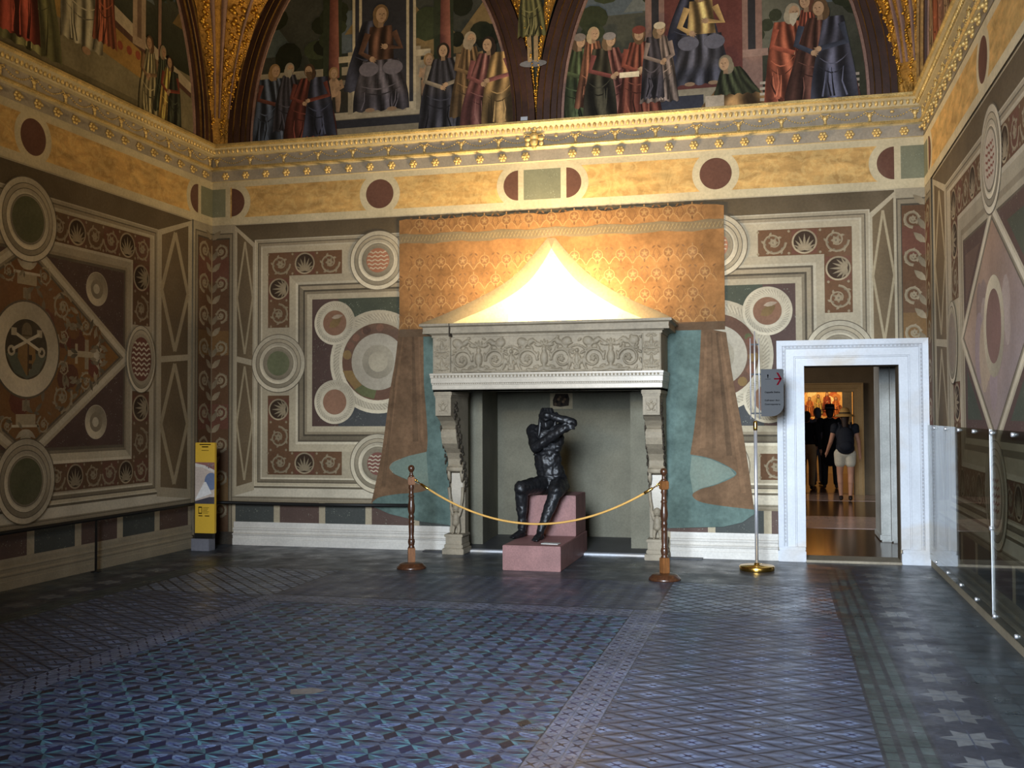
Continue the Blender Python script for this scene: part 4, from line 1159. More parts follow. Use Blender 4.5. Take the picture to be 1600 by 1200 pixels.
# ================================================================= FLOOR
def build_floor():
    P = Paint(lambda u, v, d: (u, v, d))
    rnd = random.Random(4)
    GREY = (104, 106, 118); GROUT = (128, 126, 132); DK = (30, 38, 70); TEAL = (92, 136, 136); LIL = (122, 124, 140); NAVY = (44, 50, 80)
    BR = (96, 98, 92); PALE = (150, 142, 132)
    def j(c, a=.14): k = 1 + rnd.uniform(-a, a); return (c[0] * k, c[1] * k, c[2] * k)
    P.rect(0, REAR, W, 0, (78, 78, 80)); P.up()
    XL, XR, YT = 2.65, 5.62, -3.46; YB = -9.6
    # border bricks along the walls
    def bricks(x0, x1, y0, y1, bx, by, c, along='y', alt=None):
        nx, ny = max(1, round((x1 - x0) / bx)), max(1, round((y1 - y0) / by)); g = .006
        for i in range(nx):
            for k in range(ny):
                ax, ay = x0 + (x1 - x0) * i / nx, y0 + (y1 - y0) * k / ny
                P.rect(ax + g, ay + g, ax + (x1 - x0) / nx - g, ay + (y1 - y0) / ny - g, j(alt if alt and (i + k) % 2 else c))
    bricks(.0, W, -.55, -.02, .17, .13, (98, 98, 100))
    # a row of small pale stars before the back wall
    def star(u, v, ru, rv, c):
        P.poly([(u + (ru if k % 2 == 0 else ru * .55) * math.cos(k * PI / 6), v + (rv if k % 2 == 0 else rv * .55) * math.sin(k * PI / 6)) for k in range(12)], c)
        P.up(); P.stroke([(u - ru, v), (u + ru, v)], .008, GREY); P.stroke([(u, v - rv), (u, v + rv)], .008, GREY); P.k -= 1
    P.rect(0, -1.12, W, -.56, (84, 82, 80)); P.rect(0, -1.7, W, -1.13, (88, 88, 88)); P.up()
    bricks(0, W, -1.70, -1.16, .20, .09, (92, 92, 92)); u = .8
    while u < 7.3: star(u, -.86, .15, .10, j((128, 122, 114))); u += .5
    P.up()
    # side borders: outer bricks, pale stars, green bricks (mirrored)
    for sg, m in ((1, lambda x: x), (-1, lambda x: W - x)):
        def xr(a, b): return tuple(sorted((m(a), m(b))))
        a, b = xr(7.83, W - .03); bricks(a, b, YB, -.55, .14, .21, (92, 98, 96))
        a, b = xr(7.44, 7.80); P.rect(a, YB, b, -.55, (74, 74, 82)); P.up(); v = -.9
        while v > YB:
            for q in (-1, 1):
                P.poly([(m(7.62) + q * .17, v - .14), (m(7.62) + q * .07, v - .20), (m(7.62) + q * .17, v - .26)], j((58, 60, 70))); P.poly([(m(7.62) + q * .16, v + .05), (m(7.62) + q * .12, v), (m(7.62) + q * .16, v - .05)], j((96, 96, 108)))
            star(m(7.62), v, .155, .15, j(PALE)); v -= .40
        P.k -= 1
        a, b = xr(7.19, 7.435); P.rect(a, YB, b, -.55, (62, 62, 64)); P.up()
        for c in range(3):
            x0 = a + (b - a) * c / 3; bricks(x0 + .008, x0 + (b - a) / 3 - .008, YB, -.55, 1, .115, (92, 102, 92))
        P.k -= 1
    # lozenge lattice on each side of the top
    for x0, x1 in ((5.80, 7.17), (1.10, 2.47)):
        P.rect(x0, -3.2, x1, -1.74, (52, 52, 60)); P.up()
        nx, ny = 9, 9; dx, dy = (x1 - x0) / nx, 1.46 / ny
        for r in range(2 * ny + 1):
            for c in range(nx + 1):
                u = x0 + dx * (c + (.5 if r % 2 else 0)); v = -3.2 + dy * r / 2
                if u > x1 + .01 or u < x0: continue
                P.clip = box_clip(x0, -3.2, x1, -1.74)
                P.poly([(u - dx * .40, v), (u, v - dy * .40), (u + dx * .40, v), (u, v + dy * .40)], j((160, 160, 164))); P.clip = None
        P.k -= 1
    # small busy field between the lattices
    P.clip = box_clip(2.49, -3.13, 5.78, -1.74); P.rect(2.49, -3.13, 5.78, -1.74, (92, 92, 102)); P.up()
    for r in range(15):
        for c in range(24):
            u, v = 2.5 + c * .145, -3.12 + r * .1
            P.poly([(u, v), (u + .05, v + .02), (u + .06, v + .06), (u + .01, v + .04)], j(NAVY, .3)); P.poly([(u + .08, v + .03), (u + .13, v + .02), (u + .12, v + .06)], j(LIL, .2))
    P.clip = None; P.k -= 1
    # bands of pale tiles with dark four-pointed stars
    def cross(u, v, a, b, c):
        P.poly([(u - a, v - b), (u, v - b * .3), (u + a, v - b), (u + a * .3, v), (u + a, v + b), (u, v + b * .3), (u - a, v + b), (u - a * .3, v)], c)
    def band(x0, x1, y0, y1, n_across, along):
        P.rect(x0, y0, x1, y1, (124, 122, 128)); P.up()
        nx = n_across if along == 'y' else round((x1 - x0) / .1); ny = n_across if along == 'x' else round((y1 - y0) / .1)
        for i in range(nx):
            for k in range(ny):
                a, b = x0 + (x1 - x0) * i / nx, y0 + (y1 - y0) * k / ny; w, h = (x1 - x0) / nx, (y1 - y0) / ny
                P.rect(a + .004, b + .005, a + w - .004, b + h - .005, j((146, 144, 156), .12)); P.up()
                cross(a + w / 2, b + h / 2, w * .44, h * .42, j((50, 52, 80), .35)); P.k -= 1
        P.k -= 1
    band(5.625, 5.855, YB, YT + .30, 3, 'y'); band(2.415, 2.645, YB, YT + .30, 3, 'y'); band(2.65, 5.62, YT + .01, YT + .30, 3, 'x')
    # the great central field of stars
    P.clip = box_clip(XL, YB, XR, YT); P.rect(XL, YB, XR, YT, (98, 104, 120)); P.up()
    px_, py_ = .291, .350
    for r in range(-1, 37):
        for c in range(-1, 12):
            u = 5.345 - 10 * px_ + px_ * c + (px_ / 2 if r % 2 else 0) + (px_ if False else 0); v = -9.597 + py_ * r / 2
            if v > YT + .2: continue
            # grout lines
            for e in ((px_ / 2, py_ / 2), (px_ / 2, -py_ / 2)):
                P.stroke([(u + e[0] * .52, v + e[1] * .52), (u + e[0], v + e[1])], .013, j((190, 184, 186), .1))
            P.up()
            # patterned hexagons beside the arms
            for sx in (-1, 1):
                for sy in (-1, 1):
                    P.poly([(u + sx * .048, v + sy * .065), (u + sx * .125, v + sy * .040), (u + sx * .135, v + sy * .085), (u + sx * .062, v + sy * .122)], j((128, 140, 162), .2))
            P.up()
            for sx in (-1, 1):
                for sy in (-1, 1):
                    cross(u + sx * .092, v + sy * .078, .034, .022, j((74, 82, 120), .3))
                    P.poly([(u, v), (u + sx * .044, v + sy * .034), (u + sx * .058, v + sy * .070), (u + sx * .028, v + sy * .062)], j(TEAL, .25))
                    P.poly([(u, v), (u + sx * .060, v + sy * .018), (u + sx * .096, v + sy * .042), (u + sx * .046, v + sy * .032)], j((100, 140, 146), .3))
            for sy in (-1, 1):
                P.poly([(u, v), (u + .040, v + sy * .068), (u, v + sy * .136), (u - .040, v + sy * .068)], j(rnd.choice([DK, NAVY, DK, (32, 38, 62)]), .3))
                P.poly([(u - .022, v + sy * .175), (u, v + sy * .150), (u + .022, v + sy * .175), (u, v + sy * .168)], j(NAVY, .3))
            for sx in (-1, 1):
                P.poly([(u, v), (u + sx * .068, v + .019), (u + sx * .138, v), (u + sx * .068, v - .019)], j(rnd.choice([DK, NAVY, (34, 40, 66), (60, 72, 108)]), .3))
            P.k -= 2
    P.clip = None; P.up(3)
    P.poly([(4.05, -6.02), (4.16, -5.96), (4.26, -5.99), (4.22, -6.08), (4.10, -6.12)], (158, 138, 122))       # a plain repair tile
    # the two side fields of rayed lozenges
    for x0, x1 in ((5.86, 7.185), (1.085, 2.41)):
        P.clip = box_clip(x0, YB, x1, -3.22); P.rect(x0, YB, x1, -3.22, (100, 102, 114)); P.up()
        dx, dy = .296, .20
        for r in range(-1, 66):
            for c in range(-1, 6):
                u = x0 + .03 + dx * c + (dx / 2 if r % 2 else 0); v = -9.66 + dy * r / 2
                if v > -3.1: continue
                for sx in (-1, 1):
                    P.stroke([(u, v), (u + sx * dx / 2, v + dy / 2)], .013, (40, 42, 54))
                P.poly([(u, v), (u + .085, v + .018), (u + .15, v), (u + .085, v - .018)], j((136, 138, 152), .2)); P.poly([(u, v), (u - .085, v + .018), (u - .15, v), (u - .085, v - .018)], j((128, 130, 146), .2))
                for sx in (-1, 1):
                    for sy in (-1, 1): P.poly([(u, v), (u + sx * .05, v + sy * .022), (u + sx * .105, v + sy * .05), (u + sx * .04, v + sy * .03)], j((46, 48, 66), .3))
                P.up()
                w = v + dy / 2
                P.poly([(u - .055, w), (u, w - .05), (u + .055, w), (u, w + .05)], j((146, 150, 168), .2)); P.up(); cross(u, w, .036, .032, j((36, 38, 66), .4)); P.k -= 2
        P.clip = None; P.k -= 1
    P.grade = lambda c: (c[0] * .62, c[1] * .67, c[2] * .735)
    struct(P.build('floor', [M['tile']]))


# ================================================================= BASEBOARDS, DOOR, OTHER ROOMS
BASEP = [(.028, 0), (.028, .075), (.024, .08), (.024, .115), (.030, .122), (.032, .135), (.022, .142), (.014, .15), (.018, .175), (.024, .19), (.020, .205), (.010, .212), (.012, .25), (.008, .277), (0, .277)]


def build_base():
    for nm, rng in (('baseboard_back', ((.335, 3.08), (5.60, 6.735))),):
        mb = MB()
        for a, b in rng: mb.strip(BASEP, '', [lambda q, u=u: (u, -q[0] * 1.8, q[1]) for u in (a, b)])
        struct(mb.build(nm, M['base']))
    mb = MB(); mb.strip(BASEP, '', [lambda q, u=u: (q[0], u, q[1]) for u in (REAR, -.43)]); struct(mb.build('baseboard_left', M['sidebase']))
    mb = MB(); mb.strip(BASEP, '', [lambda q, u=u: (W - q[0], u, q[1]) for u in (REAR, -.08)]); struct(mb.build('baseboard_right', M['sidebase']))
    mb = MB()
    for r in ((.0, .33, -.02, 0, 0, .15), (.0, .02, -.43, 0, 0, .15)): mb.box(*r)
    struct(mb.build('baseboard_corner', M['darkstone']))


def build_door():
    root = struct(empty('door_1', (7.4925, 0, 0)))
    x0, x1, zt = 7.02, 7.965, 2.06; X0, X1, ZT = 6.74, 8.255, 2.33
    # profile across the frame from the opening outward: (offset, stand-out)
    prof = [(0, 0), (0, .05), (.085, .05), (.09, .058), (.10, .058), (.105, .064), (.185, .064), (.19, .074), (.2, .078), (.215, .07), (.222, .084), (.28, .09), (.28, 0)]
    k = (7.02 - 6.74) / .28
    mb = MB()
    mb.strip(prof, '', [lambda q: (x0 - q[0], -q[1], .15), lambda q: (x0 - q[0], -q[1], zt + q[0] * .96), lambda q: (x1 + q[0] * 1.03, -q[1], zt + q[0] * .96), lambda q: (x1 + q[0] * 1.03, -q[1], .15)])
    o = mb.build('marble_surround', M['whitemarble'], root, (-7.4925, 0, 0))
    b = MB()
    for a, c in ((6.735, 7.02), (7.965, 8.258)):
        b.bbox(a, c, -.098, 0, 0, .115, .006); b.bbox(a + .01, c - .004, -.09, 0, .115, .155, .006)
    b.build('plinth_block', M['whitemarble'], root, (-7.4925, 0, 0))
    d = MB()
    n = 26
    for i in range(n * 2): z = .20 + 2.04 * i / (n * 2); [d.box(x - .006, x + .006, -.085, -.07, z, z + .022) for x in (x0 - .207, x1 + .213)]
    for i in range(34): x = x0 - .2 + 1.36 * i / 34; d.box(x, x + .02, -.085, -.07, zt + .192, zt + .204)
    d.build('dentil_row', mat('shaded_marble_dentil', (172, 172, 174), rough=.6), root, (-7.4925, 0, 0))  # marble greyed down, shade of the dentils put into its colour
    s = MB(); s.box(7.02, 7.965, -.10, .30, 0, .025); s.build('threshold', M['stone'], root, (-7.4925, 0, 0))
    # thickness of the wall behind the frame
    p = MB()
    p.box(6.90, 7.02, .0, 2.7, 0, 2.6); p.box(7.965, 8.34, .02, .30, 0, 2.6); p.box(8.28, 8.7, .30, 2.7, 0, 2.6); p.box(6.9, 8.7, 0.02, .45, 2.06, 2.8); p.box(6.9, 8.7, .45, 2.7, 2.22, 2.8)
    struct(p.build('wall_passage', M['darkplaster']))
    q = MB()
    q.bbox(7.95, 8.279, 1.93, 2.70, 0.0, 2.219, .02); q.bbox(8.06, 8.279, 1.80, 1.96, 0.0, 2.219, .02); q.bbox(7.935, 8.279, 1.90, 2.70, 0, .10, .02)
    struct(q.build('door_2', M['palejamb']))
    # next room
    f = MB(); f.box(3.6, 9.2, -.0, 9.6, -.05, .004); struct(f.build('floor_next_room', M['brownfloor'], None, (0, .12, 0)))
    g = MB()
    for a, b in ((3.3, 5.0), (8.0, 9.45)): g.box(3.6, 9.2, a, b, .001, .008)
    struct(g.build('floor_pale_bands', M['pinkfloor']))
    w = MB(); w.box(3.5, 3.6, 2.1, 9.7, 0, 3.7); w.box(9.2, 9.3, 2.1, 9.7, 0, 3.7); w.box(3.6, 6.9, 2.6, 2.7, 0, 3.7); w.box(8.7, 9.2, 2.6, 2.7, 0, 3.7); w.box(6.9, 8.7, 2.6, 2.7, 2.7, 3.7)
    w.box(3.6, 7.0, 9.6, 9.9, 0, 3.7); w.box(8.17, 9.2, 9.6, 9.9, 0, 3.7); w.box(7.0, 8.17, 9.6, 9.9, 1.98, 3.7)
    struct(w.build('wall_next_room', M['darkplaster']))
    c = MB(); c.box(3.5, 9.3, 2.0, 9.9, 3.7, 3.8); struct(c.build('ceiling_next_room', M['darkplaster']))
    fr = MB()
    pr = [(0, 0), (0, .05), (.06, .05), (.065, .065), (.14, .07), (.15, .09), (.17, .09), (.17, 0)]
    fr.strip(pr, '', [lambda q: (7.0 - q[0], 9.6 - q[1], 0), lambda q: (7.0 - q[0], 9.6 - q[1], 1.98 + q[0]), lambda q: (8.17 + q[0], 9.6 - q[1], 1.98 + q[0]), lambda q: (8.17 + q[0], 9.6 - q[1], 0)])
    struct(fr.build('door_3', M['warmstone']))
    # the far room with its warm lit painted wall
    r = MB(); r.box(4.0, 10., 9.9, 17.2, -.05, 0); struct(r.build('floor_far_room', M['brownfloor']))
    r = MB(); r.box(3.9, 4.0, 9.9, 17.2, 0, 4.2); r.box(10., 10.1, 9.9, 17.2, 0, 4.2); r.box(3.9, 10.1, 17.0, 17.2, 0, 4.2); r.box(3.9, 10.1, 9.9, 17.2, 4.2, 4.3); struct(r.build('wall_far_room', M['warmstone']))
    P = Paint(lambda u, v, d: (u, 16.98 - d, v)); P.rect(6.6, 1.2, 9.4, 3.4, (206, 160, 96)); P.up()
    rr = random.Random(2)
    for k in range(60):
        P.disc(rr.uniform(6.8, 8.3), rr.uniform(1.35, 2.9), rr.uniform(.05, .14), rr.choice([(224, 176, 100), (160, 84, 46), (120, 66, 40), (230, 200, 140), (176, 112, 60)]), n=10)
        if k % 12 == 11: P.up()
    P.rect(8.38, 0.9, 8.62, 3.4, (70, 66, 60)); P.rect(8.66, .9, 8.82, 3.4, (226, 206, 160)); P.up()
    for k in range(7): stander(P, 6.9 + .22 * k, 1.5 + .06 * (k % 3), .5, [(176, 96, 50), (196, 150, 80), (130, 60, 40)][k % 3])
    f = P.build('mural', [M['fresco']]); tag(f, 'warm ochre mural glimpsed on the far wall beyond the two doorways', 'mural')
    # rear wall with its deep window, behind the camera
    r = MB(); a, b, z0, z1 = 4.75, 6.65, 1.5, 4.6
    r.box(0, a, REAR - 1.0, REAR, 0, 8.2); r.box(b, W, REAR - 1.0, REAR, 0, 8.2); r.box(a, b, REAR - 1.0, REAR, 0, z0); r.box(a, b, REAR - 1.0, REAR, z1, 8.2)
    struct(r.build('wall_rear', M['plainwall']))
    w = MB()
    for q in ((a, a + .06, z0, z1), (b - .06, b, z0, z1), (a, b, z0, z0 + .06), (a, b, z1 - .06, z1), ((a + b) / 2 - .03, (a + b) / 2 + .03, z0, z1), (a, b, 3.6, 3.66)): w.box(q[0], q[1], REAR - .98, REAR - .93, q[2], q[3])
    struct(w.build('window_1', M['palejamb']))


# ================================================================= FIREPLACE
FX0, FX1, FYF = 3.095, 5.585, -.65; FC = (FX0 + FX1) / 2


def relief_panel(name, x0, x1, z0, z1, y, draw, parent, depth=.03, res=.0055):
    nx, nz = int((x1 - x0) / res), int((z1 - z0) / res)
    X, Z = np.meshgrid(np.linspace(x0, x1, nx), np.linspace(z0, z1, nz)); H = np.zeros_like(X)
    def dot(u, v, ru, rv, h=1., a=0.):
        nonlocal H
        dx, dz = X - u, Z - v; ca, sa = math.cos(a), math.sin(a)
        p, q = (dx * ca + dz * sa) / ru, (-dx * sa + dz * ca) / rv
        H = np.maximum(H, h * np.sqrt(np.clip(1 - (p * p + q * q), 0, 1)) ** .6)
    def line(pts, w, h=1.):
        for i, p in enumerate(pts): dot(p[0], p[1], w[i] if isinstance(w, list) else w, w[i] if isinstance(w, list) else w, h)
    draw(dot, line)
    Y = y - depth * H
    V = np.stack([X.ravel(), Y.ravel(), Z.ravel()], 1).tolist()
    F = [(k * nx + i, k * nx + i + 1, (k + 1) * nx + i + 1, (k + 1) * nx + i) for k in range(nz - 1) for i in range(nx - 1)]
    me = bpy.data.meshes.new(name); me.from_pydata(V, [], F); me.materials.append(M['stone']); me.polygons.foreach_set('use_smooth', [True] * len(F)); me.update()
    return link(name, me, parent)


def build_fireplace():
    root = empty('fireplace', (FC, 0, 0)); off = (-FC, 0, 0)
    tag(root, 'large grey carved stone fireplace with scrolled consoles and a relief frieze', 'fireplace')
    # mantel cornice with returns; its top is a shallow tray
    prof = [(0, 2.40), (.010, 2.402), (.012, 2.425), (.03, 2.432), (.034, 2.452), (.05, 2.46), (.055, 2.482), (.07, 2.488), (.075, 2.50), (.105, 2.515), (.12, 2.52), (.12, 2.545), (.09, 2.545), (.085, 2.46)]
    mb = MB(); mb.strip(prof, '', [lambda q: (FX0 - q[0], 0, q[1]), lambda q: (FX0 - q[0], FYF - q[0], q[1]), lambda q: (FX1 + q[0], FYF - q[0], q[1]), lambda q: (FX1 + q[0], 0, q[1])])
    mb.box(FX0 - .09, FX1 + .09, FYF - .09, 0, 2.44, 2.462)
    c = mb.build('mantel_cornice', M['stone'], root, off)
    d = MB()
    for i in range(150): x = FX0 - .04 + (FX1 - FX0 + .08) * i / 150; d.box(x, x + .009, FYF - .066, FYF - .05, 2.462, 2.482)
    d.build('dentil_row', M['stone'], c)
    d = MB(); d.box(3.312, 3.322, FYF - .121, FYF - .001, 2.405, 2.546); d.build('crack', M['darkstone'], c)
    b = MB(); b.box(FX0, FX1, FYF, -.012, 2.0, 2.42); b.box(FX0, FX0 + .2, FYF, -.012, 1.81, 2.0); b.box(FX1 - .2, FX1, FYF, -.012, 1.81, 2.0); b.box(FX0 + .2, FX1 - .2, FYF + .015, -.012, 1.83, 2.0)
    b.build('hood', M['stone'], root, off)
    # frieze
    rd = random.Random(8)
    def scroll(dot, line, u, v, r, a, d_, w, turns=1.3):
        n = 70; P_, w_ = [], []
        for i in range(n + 1):
            t = i / n; g = a + d_ * turns * 2 * PI * t; rr = r * (1 - .72 * t); P_.append((u + rr * math.cos(g), v + rr * math.sin(g))); w_.append(w * (1 - .45 * t))
        line(P_, w_, .75)
        for k in range(5): g = k * 2 * PI / 5; dot(u + r * .16 * math.cos(g), v + r * .16 * math.sin(g), r * .15, r * .1, .8, g)
        dot(u, v, r * .09, r * .09, 1.)
        for k in range(8): g = a + d_ * (.4 + k * .75); dot(u + r * 1.12 * math.cos(g), v + r * 1.12 * math.sin(g), r * .30, r * .12, .7, g + 1.0 * d_)
    def urn(dot, line, u, v, h):
        dot(u, v, h * .12, h * .22, 1.); dot(u, v + h * .26, h * .07, h * .1, .8); dot(u, v - h * .3, h * .24, h * .07, .8); dot(u, v - h * .2, h * .06, h * .12, .8)
        for k in range(-3, 4): dot(u + k * h * .07, v + h * .38 + .01 * (3 - abs(k)), h * .10, h * .035, .75, PI / 2 - k * .4)
    def draw_main(dot, line):
        for i in range(7):
            u = 3.52 + i * .276
            if i % 2 == 0: continue
        for u in (3.62, 4.345, 5.06):
            urn(dot, line, u, 2.16, .36)
            for sg in (-1, 1):
                scroll(dot, line, u + sg * .19, 2.15, .115, PI / 2 + sg * 1.6, -sg, .016)
                line([(u + sg * (.02 + .16 * t), 2.04 - .01 * math.sin(t * 3) + .0) for t in [k / 24 for k in range(25)]], .017, .8)
                line([(u + sg * (.06 + .22 * t), 2.30 + .05 * math.sin(t * 5)) for t in [k / 30 for k in range(31)]], .013, .7)
                dot(u + sg * .24, 2.33, .06, .05, .9, sg * .5); dot(u + sg * .15, 2.335, .05, .03, .8, -sg * .7)
                for k in range(6): dot(u + sg * rd.uniform(.04, .34), rd.uniform(2.24, 2.385), rd.uniform(.018, .032), rd.uniform(.008, .014), .7, rd.uniform(0, 3))
        for u in (3.985, 4.70):     # little figures under arches between
            dot(u, 2.14, .028, .075, 1.); dot(u, 2.235, .02, .024, 1.); dot(u, 2.05, .04, .02, .8)
            for sg in (-1, 1): dot(u + sg * .035, 2.15, .012, .05, .8, sg * .35); dot(u + sg * .075, 2.11, .02, .06, .8, sg * .2); dot(u + sg * .02, 2.07, .014, .04, .9)
            line([(u + .1 * math.cos(PI * k / 24), 2.20 + .09 * math.sin(PI * k / 24)) for k in range(25)], .011, .7)
        line([(3.30 + 2.09 * k / 260, 2.022) for k in range(261)], .012, .6)
    relief_panel('frieze_panel', 3.318, 5.382, 2.012, 2.402, FYF - .002, draw_main, root, .055).location = off
    for u in (3.205, 5.485):
        def draw_end(dot, line, u=u):
            for v, s_ in ((2.30, 1), (2.11, -1)):
                urn(dot, line, u, v, .19)
                for sg in (-1, 1): scroll(dot, line, u + sg * .055, v - .03, .036, PI / 2, sg, .008)
            line([(u - .07 + .14 * k / 20, 2.205) for k in range(21)], .009, .7)
            for sg in (-1, 1): line([(u + sg * .09, 2.03 + .36 * k / 60) for k in range(61)], .007, .6)
        relief_panel('frieze_end_panel', u - .10, u + .10, 2.012, 2.402, FYF - .012, draw_end, root, .036).location = off
    # architrave with egg row
    pr = [(0, 1.81), (.0, 1.83), (.012, 1.838), (.012, 1.88), (.018, 1.885), (.02, 1.90), (.03, 1.905), (.032, 1.955), (.04, 1.96), (.042, 1.985), (.05, 1.99), (.05, 2.008), (0, 2.012)]
    mb = MB(); mb.strip(pr, '', [lambda q: (FX0 - q[0] * .5, -.012, q[1]), lambda q: (FX0 - q[0] * .5, FYF - q[0], q[1]), lambda q: (FX1 + q[0] * .5, FYF - q[0], q[1]), lambda q: (FX1 + q[0] * .5, -.012, q[1])])
    mb.box(FX0 + .0, FX1 - .0, FYF, FYF + .12, 1.81, 1.83)
    a = mb.build('architrave', M['polished'], root, off)
    e = MB()
    for i in range(64): x = FX0 + .01 + (FX1 - FX0 - .02) * (i + .5) / 64; e.ball((x, FYF - .042, 1.975), (.011, .01, .012), 6, None, 5)
    e.build('egg_row', M['stone'], a); e = MB()
    for i in range(100): x = FX0 + .01 + (FX1 - FX0 - .02) * (i + .5) / 100; e.box(x - .005, x + .005, FYF - .028, FYF - .018, 1.892, 1.901)
    e.build('bead_row', M['stone'], a)
    # consoles
    P_ = [(-.665, 1.745), (-.665, 1.55), (-.61, 1.535), (-.52, 1.49), (-.45, 1.435), (-.425, 1.405), (-.46, 1.40), (-.475, 1.37), (-.465, 1.31), (-.435, 1.24), (-.37, 1.19), (-.28, 1.13), (-.225, 1.06), (-.21, 1.0), (-.235, .975), (-.235, .92), (-.16, .915), (-.14, .90), (-.14, .22), (-.012, .22), (-.012, 1.745)]
    for xc in (3.215, 5.478):
        w = .0875; cr = empty('console'); cr.parent = root; cr.location = (xc - FC, 0, 0)
        m = MB(); m.prism(P_, 'x', -w, w); body = m.build('scroll', M['stone'], cr)
        k = MB(); k.bbox(-w - .014, w + .014, -.685, -.012, 1.765, 1.81, .006); k.bbox(-w - .006, w + .006, -.675, -.012, 1.745, 1.768, .004); k.build('capital', M['stone'], cr)
        k = MB(); k.bbox(-.058, .058, -.668, -.655, 1.575, 1.72, .003)
        k.ball((0, -.672, 1.64), (.030, .014, .036)); k.ball((0, -.672, 1.69), (.014, .012, .014))
        for sg in (-1, 1): k.ball((sg * .033, -.67, 1.66), (.014, .008, .022), 8, Matrix.Rotation(sg * .6, 3, 'Y')); k.ball((sg * .025, -.67, 1.60), (.02, .008, .008), 8)
        k.build('carved_rosette', M['stone'], cr)
        k = MB(); k.tube([(-w - .004, -.235, .948), (w + .004, -.235, .948)], .03, 12)
        for sg in (-1, 1): k.tube([(sg * (w - .008), -.235, .94), (sg * (w - .012), -.22, .87), (sg * (w - .018), -.2, .80)], [.024, .022, .008], 8); k.tube([(sg * (w - .006), -.21, .74), (sg * (w - .016), -.20, .60), (sg * (w - .030), -.19, .50)], [.018, .016, .007], 8)
        k.build('volute', M['stone'], cr)
        k = MB()
        for i in range(22):
            t = i / 21; s_ = -.58 + .44 * t; z = 1.66 - .95 * t
            for sg in (-1, 1):
                for q in range(2): k.ball((sg * (w + .002), s_ + .07 * math.sin(i * 1.7 + q) + .05, z + .03 * q), (.01, .03, .022), 7, Matrix.Rotation(i * .8, 3, 'X'), 5)
        k.build('acanthus_leaves', M['darkstone'], cr)  # leaves coloured dark to paint in the shade on the console sides
        k = MB(); k.prism([(-w + .022, .90), (-w + .022, .66), (-.03, .50), (.03, .50), (w - .022, .66), (w - .022, .90)], 'y', -.152, -.13); k.build('white_tongue', M['polished'], cr)
        # child figure holding up the volute
        f = MB()
        f.ball((0, -.205, .505), (.040, .042, .048)); f.limb((0, -.2, .46), .02, (0, -.2, .43), .026); f.limb((0, -.2, .42), .040, (0, -.205, .345), .046); f.ball((0, -.222, .35), (.042, .036, .045))
        for sg in (-1, 1):
            f.limb((sg * .025, -.2, .32), .026, (sg * .034, -.205, .265), .019); f.limb((sg * .034, -.205, .265), .019, (sg * .032, -.21, .228), .014); f.ball((sg * .034, -.225, .226), (.014, .026, .010))
            f.limb((sg * .036, -.2, .425), .018, (sg * .062, -.2, .50), .015); f.limb((sg * .062, -.2, .50), .015, (sg * .062, -.2, .60), .011)
        f.ball((0, -.246, .50), (.008, .008, .01))
        fused(f, 'child_figure', M['stone'], cr, .005, 3)
        p = MB(); p.bbox(-.125, .125, -.335, -.012, 0, .065, .006); p.bbox(-.108, .108, -.315, -.012, .065, .11, .008); p.bbox(-.095, .095, -.30, -.012, .11, .19, .005); p.bbox(-.108, .108, -.31, -.012, .19, .222, .006); p.build('pedestal', M['stone'], cr)
    # hearth
    m = MB(); m.box(3.32, 5.37, -.06, -.005, .0, .022); m.build('hearth_edge', M['whitemarble'], root, off)
    # the recess in the wall
    h = MB()
    def quad(*p): h.add(p, [(0, 1, 2, 3)])
    zt = 1.95
    quad((3.20, 0, 0), (3.20, .42, 0), (3.20, .42, zt), (3.20, 0, zt)); quad((3.20, .42, 0), (3.35, .42, 0), (3.35, .42, zt), (3.20, .42, zt)); quad((3.35, .42, 0), (3.26, 1.45, 0), (3.26, 1.45, zt), (3.35, .42, zt))
    quad((3.26, 1.45, 0), (5.24, 1.45, 0), (5.24, 1.45, zt), (3.26, 1.45, zt))
    quad((5.24, 1.45, 0), (5.11, .42, 0), (5.11, .42, zt), (5.24, 1.45, zt)); quad((5.11, .42, 0), (5.45, .42, 0), (5.45, .42, zt), (5.11, .42, zt)); quad((5.45, .42, 0), (5.45, 0, 0), (5.45, 0, zt), (5.45, .42, zt))
    quad((3.2, 0, zt), (5.45, 0, zt), (5.45, 1.45, zt), (3.2, 1.45, zt))
    struct(h.build('wall_hearth', M['hearthwall'], fix=False))
    m = MB(); m.box(3.2, 5.45, 0.0, 1.45, -.02, .03); struct(m.build('floor_hearth', M['slate']))
    m = MB(); m.box(2.80, 3.10, -.16, -.03, 0, .012); m.box(5.58, 5.95, -.16, -.03, 0, .012); struct(m.build('floor_slab', M['slate']))
    P = Paint(lambda u, v, d: (u, 1.448 - d, v)); P.rect(3.95, 1.63, 4.24, 1.83, (176, 160, 130)); P.up()
    P.poly([(3.99, 1.67), (4.08, 1.655), (4.19, 1.67), (4.2, 1.76), (4.18, 1.82), (4.02, 1.82), (3.985, 1.74)], (58, 48, 40)); P.up()
    for k in range(8): P.disc(4.02 + .02 * k, 1.69 + .03 * (k % 4), .018, [(96, 78, 60), (36, 30, 28), (120, 96, 72)][k % 3], n=8)
    f = P.build('fresco_fragment', [M['fresco']]); tag(f, 'small dark painted fragment in a pale patch at the top of the hearth back wall', 'fresco fragment')


